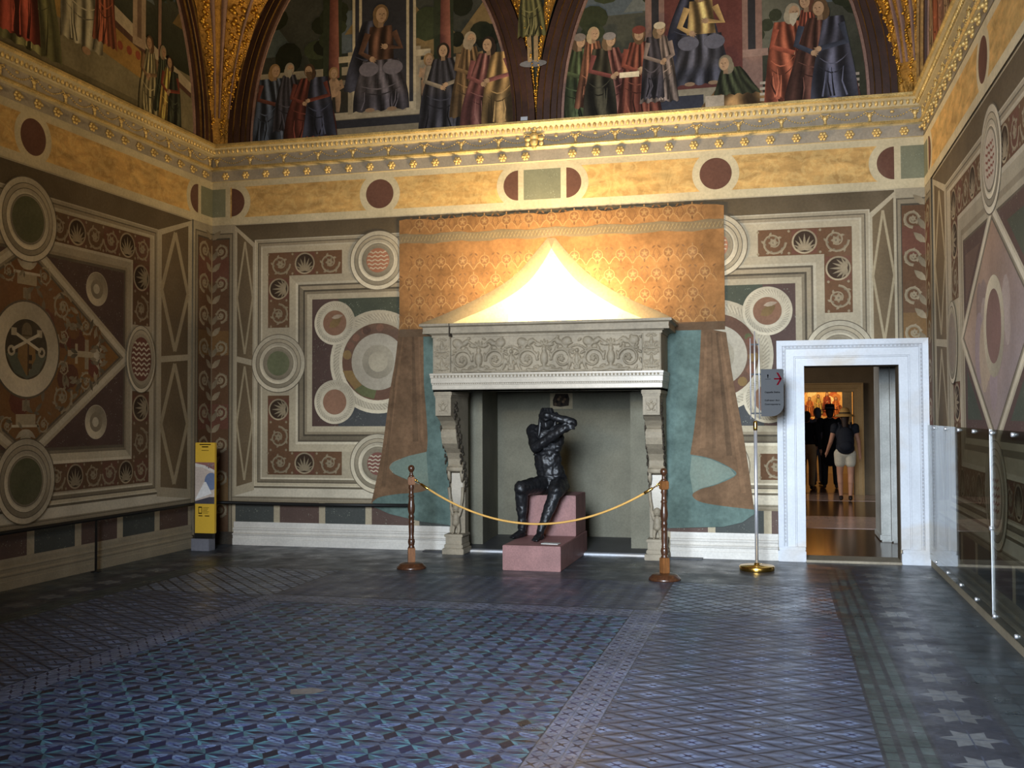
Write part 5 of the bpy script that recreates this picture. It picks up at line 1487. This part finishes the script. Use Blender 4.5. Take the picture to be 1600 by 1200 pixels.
# ================================================================= THINGS IN THE ROOM
def roughen(me, amt, freq):
    """thumbed clay surface cast in bronze"""
    from mathutils import noise
    n = len(me.vertices); co = np.empty(n * 3, dtype=np.float32); me.vertices.foreach_get('co', co); co = co.reshape(-1, 3)
    nr = np.empty(n * 3, dtype=np.float32); me.vertices.foreach_get('normal', nr); nr = nr.reshape(-1, 3)
    d = np.array([noise.noise(Vector(p) * freq) + .5 * noise.noise(Vector(p) * freq * 2.3) for p in co.tolist()], dtype=np.float32)
    me.vertices.foreach_set('co', (co + nr * (d * amt)[:, None]).ravel()); me.update()


def build_statue():
    pl = empty('stepped_plinth', (4.35, -.6, 0)); off = (-4.35, .6, 0)
    tag(pl, 'two-stepped dull red marble plinth under the seated black figure', 'plinth')
    m = MB(); m.bbox(4.056, 4.65, -1.34, .14, 0, .25, .006); m.build('lower_step', M['redmarble'], pl, off)
    m = MB(); m.bbox(4.035, 4.635, -.45, .14, .2505, .685, .006); m.build('upper_step', M['redmarble'], pl, off)
    m = MB(); m.bbox(-.09, .09, -.05, .05, 0, .008, .002); o = m.build('name_plaque', M['palejamb'], None, (4.51, -1.14, .2505)); o.rotation_euler = (0, 0, -.12)
    tag(o, 'small pale name plaque lying on the red marble step at the statue\'s feet', 'plaque')
    st = empty('statue', (4.33, -.5, .25)); off = (-4.33, .5, -.25)
    tag(st, 'rough black bronze statue of a seated nude man hiding his face behind raised arms', 'statue')
    b = MB()
    b.ball((4.29, -.34, 1.27), (.205, .13, .19)); b.ball((4.29, -.335, 1.38), (.19, .10, .08)); b.ball((4.305, -.32, 1.05), (.152, .112, .20)); b.ball((4.345, -.29, .82), (.180, .14, .14)); b.ball((4.33, -.30, .93), (.160, .12, .14))
    for x in (4.20, 4.375): b.ball((x, -.435, 1.31), (.09, .04, .065))
    for i, z in enumerate((1.14, 1.06, .98)):
        for x in (4.265, 4.335): b.ball((x + i * .01, -.415 + .010 * i, z), (.036, .024, .036))
    for sx, x in ((-1, 4.165), (1, 4.425)):
        for i in range(3): b.ball((x - sx * .01 * i, -.40 + .01 * i, 1.21 - .045 * i), (.04, .03, .014))
    b.limb((4.30, -.35, 1.40), .062, (4.31, -.39, 1.47), .058)                       # neck
    b.ball((4.315, -.415, 1.515), (.088, .10, .105)); b.ball((4.315, -.45, 1.445), (.06, .06, .055)); b.ball((4.318, -.508, 1.498), (.014, .018, .026)); b.ball((4.318, -.496, 1.455), (.026, .014, .012))
    for q in (-.03, .03): b.ball((4.318 + q, -.495, 1.525), (.016, .01, .01))
    for q in (-.078, .078): b.ball((4.315 + q, -.41, 1.51), (.012, .024, .032))
    # left-hand arm of the picture: folded across the chest, forearm reaching up to the other elbow
    b.ball((4.145, -.345, 1.375), (.075, .075, .08)); b.limb((4.14, -.35, 1.37), .070, (4.215, -.535, 1.205), .056); b.limb((4.215, -.535, 1.205), .058, (4.51, -.61, 1.39), .044)
    # other arm: elbow thrust out, forearm laid over the brow
    b.ball((4.43, -.35, 1.39), (.072, .072, .07)); b.limb((4.43, -.36, 1.39), .066, (4.61, -.52, 1.46), .054); b.limb((4.62, -.53, 1.465), .055, (4.40, -.545, 1.54), .042)
    for hx, hy, hz, dx, dy, dz in ((4.51, -.61, 1.39, .10, -.01, .045), (4.40, -.545, 1.54, -.10, .01, .015)):
        H = Vector((hx, hy, hz)); D = Vector((dx, dy, dz)).normalized(); S = D.cross(Vector((0, 1, 0))).normalized()
        b.limb(H, .032, H + D * .06, .034)
        for k, ln in zip((-1.5, -.5, .5, 1.5), (.062, .074, .07, .055)):
            p = H + D * .085 + S * (k * .019); q = p + D * ln * .5 + Vector((0, .008, -.004)); b.limb(p, .011, q, .0105); b.limb(q, .0105, q + D * ln * .45 + Vector((0, .022, -.012)), .009)
        p = H + D * .03 + S * .032; q = p + D * .04 + S * .022; b.limb(p, .014, q, .011); b.limb(q, .011, q + D * .03 + Vector((0, .012, 0)), .009)
    # legs
    for hip, knee, ank, toe in (((4.265, -.32, .80), (4.105, -.74, .775), (4.095, -.665, .335), (4.035, -.775, .272)), ((4.435, -.32, .785), (4.475, -.73, .745), (4.335, -.845, .335), (4.315, -.985, .272))):
        hip, knee, ank, toe = (Vector(v) for v in (hip, knee, ank, toe))
        b.limb(hip, .108, knee, .078); b.ball(knee + Vector((0, -.01, .01)), (.074, .072, .074))
        b.limb(knee, .070, knee.lerp(ank, .38) + Vector((0, .02, 0)), .066); b.limb(knee.lerp(ank, .3) + Vector((0, .012, 0)), .064, ank, .043)
        heel = ank + Vector((0, .04, -.055)); b.ball(heel, (.034, .04, .03)); b.limb(ank + Vector((0, -.01, -.02)), .036, toe, .028); b.limb(heel, .03, toe + Vector((0, .01, -.002)), .024)
        d = (toe - ank); d.z = 0; d.normalize(); s = Vector((-d.y, d.x, 0))
        for k, ln in zip((-2, -1, 0, 1, 2), (.024, .028, .03, .03, .036)):
            p = toe + s * (k * .0145) + d * .012; b.limb(p, .011, p + d * ln + Vector((0, 0, -.006)), .009)
    b.ball((4.35, -.42, .76), (.03, .04, .035)); b.limb((4.35, -.43, .775), .014, (4.352, -.452, .735), .012)
    body = fused(b, 'body', M['bronze'], st, .0075, 4); body.location = off
    roughen(body.data, .010, 14.)
    h = MB(); h.ball((4.315, -.395, 1.548), (.083, .092, .085))
    for i, (x, y, z) in enumerate(((4.245, -.42, 1.50), (4.235, -.44, 1.45), (4.26, -.36, 1.48), (4.39, -.37, 1.50))):
        h.limb((x + .02, y, z + .06), .026, (x, y - .02, z - .12), .018)
    for k in range(10): a = k * .63; h.limb((4.315 + .05 * math.cos(a), -.40 + .05 * math.sin(a), 1.615), .018, (4.315 + .08 * math.cos(a), -.40 + .088 * math.sin(a), 1.54), .016)
    hh = fused(h, 'hair', M['bronze'], st, .007, 2); hh.location = off


def build_posts():
    prof = [(.150, .0), (.150, .012), (.146, .024), (.128, .036), (.122, .05), (.10, .058), (.062, .066), (.0, .066)]
    shaft = [(.0, .205), (.030, .205), (.034, .215), (.026, .228), (.030, .24), (.036, .27), (.030, .30), (.024, .305), (.029, .315), (.024, .325), (.027, .36), (.029, .43), (.026, .455), (.031, .46), (.031, .47), (.025, .478), (.028, .49), (.028, .515), (.033, .52), (.026, .535), (.024, .55), (.031, .565), (.037, .60), (.036, .63), (.029, .68), (.026, .72), (.031, .728), (.031, .738), (.025, .745), (.022, .80), (.031, .82), (.026, .835), (.030, .85), (0, .85)]
    knob = [(0, .925), (.032, .925), (.026, .94), (.017, .95), (.020, .958), (.017, .965), (.014, .972), (.022, .985), (.031, 1.0), (.034, 1.015), (.031, 1.03), (.020, 1.044), (0, 1.05)]
    tops = []
    for i, (x, y, rz, lab) in enumerate(((3.12, -1.42, .45, 'turned dark wooden post by the left fireplace console'), (5.70, -1.60, .62, 'turned reddish wooden post by the right fireplace console'))):
        root = empty('barrier_post', (x, y, 0), rz); tag(root, lab + ', holding one end of the gold rope', 'barrier post', 'wooden posts of the rope barrier')
        for nm, pr, mt in (('round_base', prof, M['wood']), ('turned_shaft', shaft, M['wood']), ('ball_finial', knob, M['wood'])):
            b = MB(); b.lathe(pr, n=28); b.build(nm, mt, root)
        b = MB(); b.bbox(-.036, .036, -.036, .036, .064, .208, .004); b.build('lower_block', M['lightwood'], root)
        b = MB(); b.bbox(-.037, .037, -.037, .037, .848, .928, .008); b.build('upper_block', M['lightwood'], root)
        sgn = 1 if i == 0 else -1
        h = MB(); a = -rz; ca, sa = math.cos(a), math.sin(a)
        def lp(q): return (q[0] * ca - q[1] * sa, q[0] * sa + q[1] * ca, q[2])
        h.ball(lp((sgn * .045, 0, .895)), (.016, .016, .016)); h.tube([lp(q) for q in ((sgn * .04, 0, .895), (sgn * .062, -.004, .90), (sgn * .068, -.004, .885), (sgn * .06, -.004, .872))], .006, 8); h.build('brass_hook', M['brass'], root)
        tops.append(Vector((x + sgn * .066, y - .004, .882)))
    # the rope
    p, q = tops; n = 60; D = (q - p)
    def pt(t): s = p + D * t; s = s.copy(); s.z -= .395 * 4 * t * (1 - t); return s
    root = empty('barrier_rope', pt(.5)); tag(root, 'gold rope sagging between the two wooden posts in front of the statue', 'rope')
    o = tuple(-v for v in pt(.5))
    b = MB(); t0 = .048; b.tube([pt(t0 + (1 - 2 * t0) * k / n) for k in range(n + 1)], .0105, 10); b.build('cord', M['rope'], root, o)
    for a, c in ((.0, t0), (1., 1 - t0)):
        b = MB(); b.tube([pt(a), pt(a + (c - a) * .3), pt(a + (c - a) * .36), pt(c), pt(c + (c - a) * .03)], [.005, .006, .0135, .0135, .011], 12); b.build('brass_end', M['brass'], root, o)


def text(name, body, size, mt, parent, loc, rot=(PI / 2, 0, 0), align='LEFT', bold=0.):
    cu = bpy.data.curves.new(name, 'FONT'); cu.body = body; cu.size = size; cu.extrude = .0004; cu.align_x = align; cu.offset = bold
    o0 = bpy.data.objects.new('t', cu); COL.objects.link(o0); dg = bpy.context.evaluated_depsgraph_get(); dg.update()
    me = bpy.data.meshes.new_from_object(o0.evaluated_get(dg)); bpy.data.objects.remove(o0)
    me.name = name; me.materials.clear(); me.materials.append(mt)
    o = link(name, me, parent, loc); o.rotation_euler = rot; return o


def build_signs():
    root = empty('sign_stand', (6.528, -.784, 0)); tag(root, 'tall steel sign stand on a round brass foot left of the marble doorway', 'sign stand')
    b = MB(); b.lathe([(0, 0), (.168, 0), (.172, .006), (.172, .042), (.166, .048), (.03, .052), (.026, .075), (0, .075)], n=40); b.build('brass_foot', M['brass'], root)
    b = MB(); b.lathe([(0, .06), (.017, .06), (.017, 1.42), (0, 1.42)], n=18); b.build('pole', M['chrome'], root)
    b = MB(); b.lathe([(0, 1.39), (.02, 1.39), (.021, 1.41), (.021, 1.47), (.016, 1.485), (0, 1.485)], n=18); b.build('brass_collar', M['brass'], root)
    for dx, z0, z1, r in ((0, 1.47, 2.385, .0075), (-.042, 1.50, 2.315, .006), (.042, 1.50, 2.315, .006)):
        b = MB(); b.lathe([(0, z0), (r, z0), (r, z1 - .004), (0, z1)], (dx, 0, 0), 10); b.build('thin_rod', M['chrome'], root)
    for z in (1.56, 1.95, 2.25): b = MB(); b.box(-.045, .062 if z < 2.2 else .045, -.004, .004, z - .008, z + .008); b.build('bracket', M['black'], root)
    pts = [(.058, 1.53), (.16, 1.53)] + [(.16 + .118 * math.sin(a), 1.648 - .118 * math.cos(a)) for a in (.25, .5, .8, 1.1, 1.35, PI / 2)] + [(.278, 1.985)] + [(.263 + .015 * math.cos(a), 1.985 + .015 * math.sin(a)) for a in (.4, .8, 1.2, PI / 2)] + [(.058, 2.0)]
    b = MB(); b.prism(pts, 'y', -.010, .004); pn = b.build('sign_panel', M['signgrey'], root)
    y = -.0115
    text('lettering', 'Cappella Sistina', .0235, M['ink'], pn, (.094, y, 1.763), bold=.0006)
    text('lettering', 'Collezione Arte', .0225, M['ink'], pn, (.094, y, 1.682), bold=.0006)
    text('lettering', 'Contemporanea', .0225, M['ink'], pn, (.094, y, 1.643), bold=.0006)
    b = MB(); b.box(.186, .255, y - .0006, y, 1.896, 1.910)
    for s in (1, -1): b.prism([(.262, 1.903), (.226, 1.903 + s * .062), (.208, 1.903 + s * .062), (.242, 1.903)], 'y', y - .0006, y)
    b.build('arrow', M['arrowred'], pn)
    b = MB(); b.ball((.127, y, 1.937), (.007, .001, .012)); b.box(.123, .131, y - .0006, y, 1.912, 1.926); b.box(.100, .155, y - .0006, y, 1.900, 1.903); b.build('crest', M['ink'], pn)
    # yellow totem in the left corner
    root = empty('information_totem', (.27, -.6, 0)); tag(root, 'narrow yellow information board on a grey foot in the left corner', 'information board')
    b = MB(); b.bbox(-.118, .112, -.07, .07, 0, .14, .004); b.build('grey_foot', M['greyblock'], root)
    b = MB(); b.box(-.095, .135, -.03, .03, .14, .20); b.build('dark_neck', M['black'], root)
    b = MB(); b.bbox(-.097, .155, -.022, .022, .20, 1.248, .003); bd = b.build('board', M['yellow'], root)
    y = -.0225; P = Paint(lambda u, v, d: (u, y - d * 2, v))
    P.rect(-.096, .54, .154, 1.02, (206, 190, 178)); P.up(); P.poly([(-.096, 1.02), (.154, 1.02), (.154, .93), (.03, .985), (-.096, 1.01)], (150, 104, 100)); P.poly([(-.096, 1.01), (.03, .985), (.154, .93), (.154, .90), (.0, .96), (-.096, .97)], (222, 214, 206))
    P.poly([(-.096, .54), (.154, .54), (.154, .62), (.09, .62), (-.096, .57)], (72, 70, 78)); P.up()
    P.clip = box_clip(-.096, .54, .154, 1.02); P.disc(.112, .80, .085, (112, 128, 160), rv=.10); P.up(); P.poly([(-.096, .585), (.12, .66), (.045, .795), (.02, .79)], (232, 230, 228)); P.clip = None
    for k in range(14): P.disc(.05 + .1 * random.random(), .955 + .05 * random.random(), .008, random.choice([(96, 60, 66), (120, 120, 130), (168, 140, 120)]), n=7)
    P.build('printed_picture', [M['paint']], bd)
    b = MB(); b.box(-.052, -.046, y - .001, y, .43, .50); b.box(-.012, -.006, y - .001, y, .43, .50); b.box(-.052, -.006, y - .001, y, .494, .506); b.box(-.052, -.006, y - .001, y, .424, .436); b.build('printed_emblem', M['ink'], bd)
    for q in [(.006, .084 - .012 * (i % 3), .494 - .016 * i, .498 - .016 * i) for i in range(5)] + [(-.05, .0, .396, .406), (.03, .09, .396, .406), (-.042, .104, 1.222, 1.232), (-.01, .072, 1.194, 1.206), (-.015, .078, 1.155, 1.161)]:
        b = MB(); b.box(q[0], q[1], y - .001, y, q[2], q[3]); b.build('printed_line', M['ink'], bd)


# ----------------------------------------------------------------- low rail, glass
def build_rail():
    root = empty('low_rail', (.12, -2.4, 0)); tag(root, 'low black iron rail running along the foot of the left and back walls', 'rail'); o = (-.12, 2.4, 0)
    b = MB(); b.tube([(.12, -7.5, .53), (.12, -.46, .53), (.16, -.24, .525), (.34, -.13, .515), (1.5, -.12, .508), (2.66, -.12, .52)], .019, 10); b.build('bar', M['black'], root, o)
    for y in (-2.36, -4.6, -6.9):
        b = MB(); b.lathe([(0, 0), (.05, 0), (.05, .008), (.013, .014), (.013, .52), (0, .52)], (.12, y, 0), 14); b.build('stanchion', M['black'], root, o)
    for x in (1.0, 2.62): b = MB(); b.tube([(x, -.12, .512), (x, -.006, .512)], .010, 8); b.build('wall_bracket', M['black'], root, o)


def build_glass():
    X = 8.235; jn = -3.30
    for y0, y1, lab in ((-.085, jn + .004, 'clear glass panel in front of the right wall next to the doorway'), (jn - .004, -6.9, 'clear glass panel in front of the right wall nearer the viewer, past the joint')):
        root = empty('glass_panel', (X, (y0 + y1) / 2, 0)); tag(root, lab, 'glass panel', 'protective glass panels on the right wall'); o = (-X, -(y0 + y1) / 2, 0)
        b = MB(); b.box(X - .004, X + .004, y1, y0, .075, 1.435); b.build('pane', M['glass'], root, o)
        n = 5 if y0 > -1 else 6
        for i in range(n):
            y = y0 - .46 - .705 * i if y0 > -1 else y0 - .06 - .705 * i
            if y < y1: break
            for z in (.10, 1.41):
                b = MB(); b.lathe([(0, -.016), (.014, -.014), (.016, -.008), (.016, .012), (.008, .014), (.008, .03), (0, .03)], (X, y, z), 12, 'x'); b.build('steel_pin', M['chrome'], root, o)
        if y0 > -1:
            b = MB(); b.box(X - .006, X + .006, jn - .007, jn + .001, .075, 1.435); b.build('joint_strip', M['chrome'], root, o)
            b = MB(); b.lathe([(0, -.016), (.016, -.014), (.018, .012), (0, .012)], (X, jn + .003, .72), 12, 'x'); b.build('steel_pin', M['chrome'], root, o)


# ================================================================= PEOPLE IN THE ROOMS BEYOND
def person(loc, h, rz, label, top, bottom, short=False, hat=None, pack=None, hair='hair', sleeve=True, spread=.09, bag=False, long_coat=False):
    root = empty('person', loc, rz); tag(root, label, 'person', 'visitors beyond the doorway'); k = h / 1.70
    def S(*p): return Vector(p) * k
    b = MB()
    b.ball(S(0, .0, 1.575), tuple(x * k for x in (.074, .092, .112))); b.limb(S(0, .0, 1.50), .052 * k, S(0, 0, 1.42), .058 * k)
    b.ball(S(0, -.09, 1.565), tuple(x * k for x in (.013, .02, .02))); b.ball(S(0, -.078, 1.53), tuple(x * k for x in (.026, .012, .01)))
    for sx in (-1, 1): b.ball(S(sx * .076, .01, 1.57), tuple(x * k for x in (.01, .022, .03))); b.ball(S(sx * .028, -.083, 1.585), tuple(x * k for x in (.014, .01, .009)))
    b.ball(S(0, 0, 1.27), tuple(x * k for x in (.165, .105, .19))); b.ball(S(0, 0, 1.07), tuple(x * k for x in (.135, .10, .17))); b.ball(S(0, 0, .92), tuple(x * k for x in (.165, .115, .13)))
    feet = []
    for sx in (-1, 1):
        hip, kn, an = S(sx * .09, 0, .88), S(sx * (.07 + spread * .35), -.015, .49), S(sx * spread, .02, .09)
        b.limb(hip, .088 * k, kn, .056 * k); b.limb(kn, .054 * k, kn.lerp(an, .35) + S(0, .02, 0), .054 * k); b.limb(kn.lerp(an, .3) + S(0, .015, 0), .052 * k, an, .036 * k); b.limb(an + S(0, .02, -.03), .035 * k, an + S(0, -.14, -.05), .028 * k); feet.append(an)
        sh, el, wr = S(sx * .185, 0, 1.385), S(sx * .245, .03, 1.11), S(sx * .27, -.05, .87)
        if bag and sx > 0: el, wr = S(.26, .02, 1.11), S(.32, -.12, .92)
        b.ball(sh, .062 * k); b.limb(sh, .053 * k, el, .041 * k); b.limb(el, .04 * k, wr, .028 * k)
        D = (wr - el).normalized(); s = Vector((0, 1, 0)); b.limb(wr, .027 * k, wr + D * .06 * k, .030 * k)
        for q, ln in zip((-1.5, -.5, .5, 1.5), (.06, .075, .07, .055)): p0 = wr + D * .075 * k + s * (q * .018 * k); b.limb(p0, .0095 * k, p0 + D * ln * k + Vector((-sx * .012 * k, 0, 0)), .008 * k)
        p0 = wr + D * .03 * k - s * .028 * k; b.limb(p0, .011 * k, p0 + D * .05 * k - s * .02 * k, .009 * k)
    fused(b, 'body', M['skin'], root, .012 * k, 4)
    t = MB(); g = .018 * k
    t.ball(S(0, 0, 1.27), tuple(x * k + g for x in (.165, .105, .18))); t.ball(S(0, 0, 1.07), tuple(x * k + g for x in (.14, .10, .17))); t.ball(S(0, 0, .97), tuple(x * k + g for x in (.15, .105, .12)))
    if long_coat: t.limb(S(0, 0, 1.0), .17 * k, S(0, 0, .62), .17 * k)
    for sx in (-1, 1):
        sh, el, wr = S(sx * .185, 0, 1.385), S(sx * .245, .03, 1.11), S(sx * .27, -.05, .87)
        if bag and sx > 0: el = S(.26, .02, 1.11)
        t.ball(sh, .062 * k + g)
        if sleeve: t.limb(sh, .053 * k + g, el, .041 * k + g); t.limb(el, .04 * k + g, el.lerp(wr, .85), .03 * k + g)
        else: t.limb(sh, .053 * k + g, sh.lerp(el, .25), .05 * k + g)
    fused(t, 'shirt' if not long_coat else 'coat', M[top], root, .012 * k, 4)
    t = MB(); t.ball(S(0, 0, .92), tuple(x * k + g for x in (.165, .115, .12)))
    for sx, an in zip((-1, 1), feet):
        hip, kn = S(sx * .09, 0, .88), S(sx * (.07 + spread * .35), -.015, .49)
        if short: t.limb(hip, .09 * k + g * 1.5, hip.lerp(kn, .42), .085 * k + g)
        else: t.limb(hip, .09 * k + g, kn, .06 * k + g); t.limb(kn, .06 * k + g, an + S(0, 0, .03), .048 * k + g)
    fused(t, 'shorts' if short else 'trousers', M[bottom], root, .012 * k, 4)
    for sx, an in zip((-1, 1), feet):
        t = MB(); t.limb(an + S(0, .04, -.045), .038 * k, an + S(0, -.15, -.055), .033 * k); t.limb(an + S(0, .01, -.02), .04 * k, an + S(0, -.06, -.045), .036 * k); fused(t, 'shoe', M['shoe'], root, .01 * k, 2)
    t = MB(); t.ball(S(0, .02, 1.60), tuple(x * k for x in (.088, .098, .10))); t.ball(S(0, .07, 1.54), tuple(x * k for x in (.075, .05, .09)))
    if hair == 'long': t.limb(S(0, .07, 1.56), .07 * k, S(0, .09, 1.36), .05 * k)
    fused(t, 'hair', M['hair'] if hair != 'grey' else M['greycloth'], root, .01 * k, 3)
    if hat:
        kind, mt = hat; t = MB()
        if kind == 'sun': pr = [(0, .145), (.05, .14), (.082, .115), (.098, .06), (.102, .03), (.15, .012), (.185, -.02), (.182, -.028), (.12, .0), (.0, .0)]
        else: pr = [(0, .125), (.07, .13), (.095, .11), (.10, .02), (.17, .012), (.172, .0), (.0, .0)]
        t.lathe([(r * k, z * k) for r, z in pr], (0, .01 * k, 1.615 * k), 28); o = t.build('hat', M[mt], root)
        c = MB(); c.lathe([(.1005 * k, .03 * k), (.104 * k, .03 * k), (.103 * k, .055 * k), (.0995 * k, .055 * k)], (0, .01 * k, 1.615 * k), 28); c.build('hat_band', M['shoe'] if kind == 'sun' else M['greycloth'], o)
    if pack:
        t = MB(); t.ball(S(0, .20, 1.12), tuple(x * k for x in (.16, .10, .20))); t.ball(S(0, .19, 1.26), tuple(x * k for x in (.14, .09, .14))); t.ball(S(0, .20, 1.0), tuple(x * k for x in (.165, .10, .12))); t.ball(S(.0, .28, 1.04), tuple(x * k for x in (.12, .06, .10)))
        o = fused(t, 'backpack', M[pack], root, .012 * k, 3)
        for sx in (-1, 1):
            t = MB(); t.tube([S(sx * .09, .16, 1.36), S(sx * .11, .06, 1.47), S(sx * .12, -.07, 1.42), S(sx * .12, -.13, 1.27), S(sx * .14, -.08, 1.10), S(sx * .15, .10, .98)], .018 * k, 8); t.build('strap', M[pack], o)
    return root


def build_people():
    person((7.905, 8.05, .008), 1.60, PI, 'person seen from behind with a straw sun hat, a dark backpack and pale shorts', 'navy', 'cream', short=True, hat=('sun', 'straw'), pack='navy', hair='long', sleeve=False, spread=.085, bag=True)
    person((7.80, 11.3, 0), 1.72, PI, 'person all in black with a black brimmed hat, standing beyond the straw hat', 'blackcloth', 'blackcloth', hat=('fedora', 'blackcloth'), long_coat=True, spread=.12)
    person((7.58, 12.2, 0), 1.70, PI + .3, 'person in grey clothes with grey hair and no hat, half hidden beyond the black coat', 'greycloth', 'greycloth', hair='grey')
    person((7.33, 10.9, 0), 1.62, PI - .2, 'person in a black top and khaki trousers at the left jamb of the inner doorway', 'blackcloth', 'khaki')


# ================================================================= LIGHT
def area(name, loc, target, sx, sy, power, col, spread=PI):
    l = bpy.data.lights.new(name, 'AREA'); l.shape = 'RECTANGLE'; l.size = sx; l.size_y = sy; l.energy = power; l.color = col; l.spread = spread
    o = bpy.data.objects.new(name, l); COL.objects.link(o); o.location = loc
    o.rotation_euler = (Vector(target) - Vector(loc)).to_track_quat('-Z', 'Y').to_euler(); return o


def build_light():
    w = bpy.data.worlds.new('World'); SC.world = w; w.use_nodes = True
    bg = w.node_tree.nodes['Background']; bg.inputs[0].default_value = (.55, .7, 1, 1); bg.inputs[1].default_value = .6
    cool = (.74, .86, 1.0); warm = (1.0, .76, .42)
    area('window_daylight', (5.7, REAR - .5, 3.05), (6.2, 0, -.4), 1.8, 3.0, LP['win'], cool, math.radians(68))
    area('mantel_uplight', (4.40, -.42, 2.50), (4.40, -.15, 5), .9, .16, LP['mantel'], warm)
    area('mantel_side_uplight', (4.40, -.69, 2.505), (4.40, -.2, 4.7), 1.3, .10, LP['mantel2'], warm)
    area('rear_uplight', (3.6, REAR + .3, 2.9), (3.8, -5.0, 7.4), 1.6, .3, LP['rear'], warm, math.radians(125))
    area('next_room_window', (3.7, 5.8, 2.2), (8.0, 5.8, .6), 2.4, 1.6, LP['room2'], (1, .93, .84))
    area('passage_fill_light', (6.0, 3.0, 2.9), (8.2, 1.9, 1.0), .5, .8, LP['pass'], (.9, .95, 1))  # added fill lamp, no window there, brightens the pale jamb
    area('far_room_lamp', (7.6, 15.6, 4.0), (7.7, 16.9, 1.6), 2.4, .4, LP['room3'], (1, .70, .36))
    SC.view_settings.view_transform = 'Standard'; SC.view_settings.look = 'None'; SC.view_settings.gamma = 1.0; SC.view_settings.use_curve_mapping = False
    SC.view_settings.exposure = LP['exp']
    SC.cycles.max_bounces = 8; SC.cycles.diffuse_bounces = 4; SC.cycles.glossy_bounces = 4; SC.cycles.transparent_max_bounces = 8
    SC.cycles.caustics_reflective = False; SC.cycles.caustics_refractive = False; SC.cycles.sample_clamp_indirect = 6.0


LP = dict(win=390, mantel=44, mantel2=120, rear=170, room2=130, room3=160, exp=0.0)
LP['pass'] = 5

make_camera()
build_walls()
build_frescoes()
build_vault()
build_cornices()
build_floor()
build_base()
build_door()
build_fireplace()
build_statue()
build_posts()
build_signs()
build_rail()
build_glass()
build_people()
build_light()
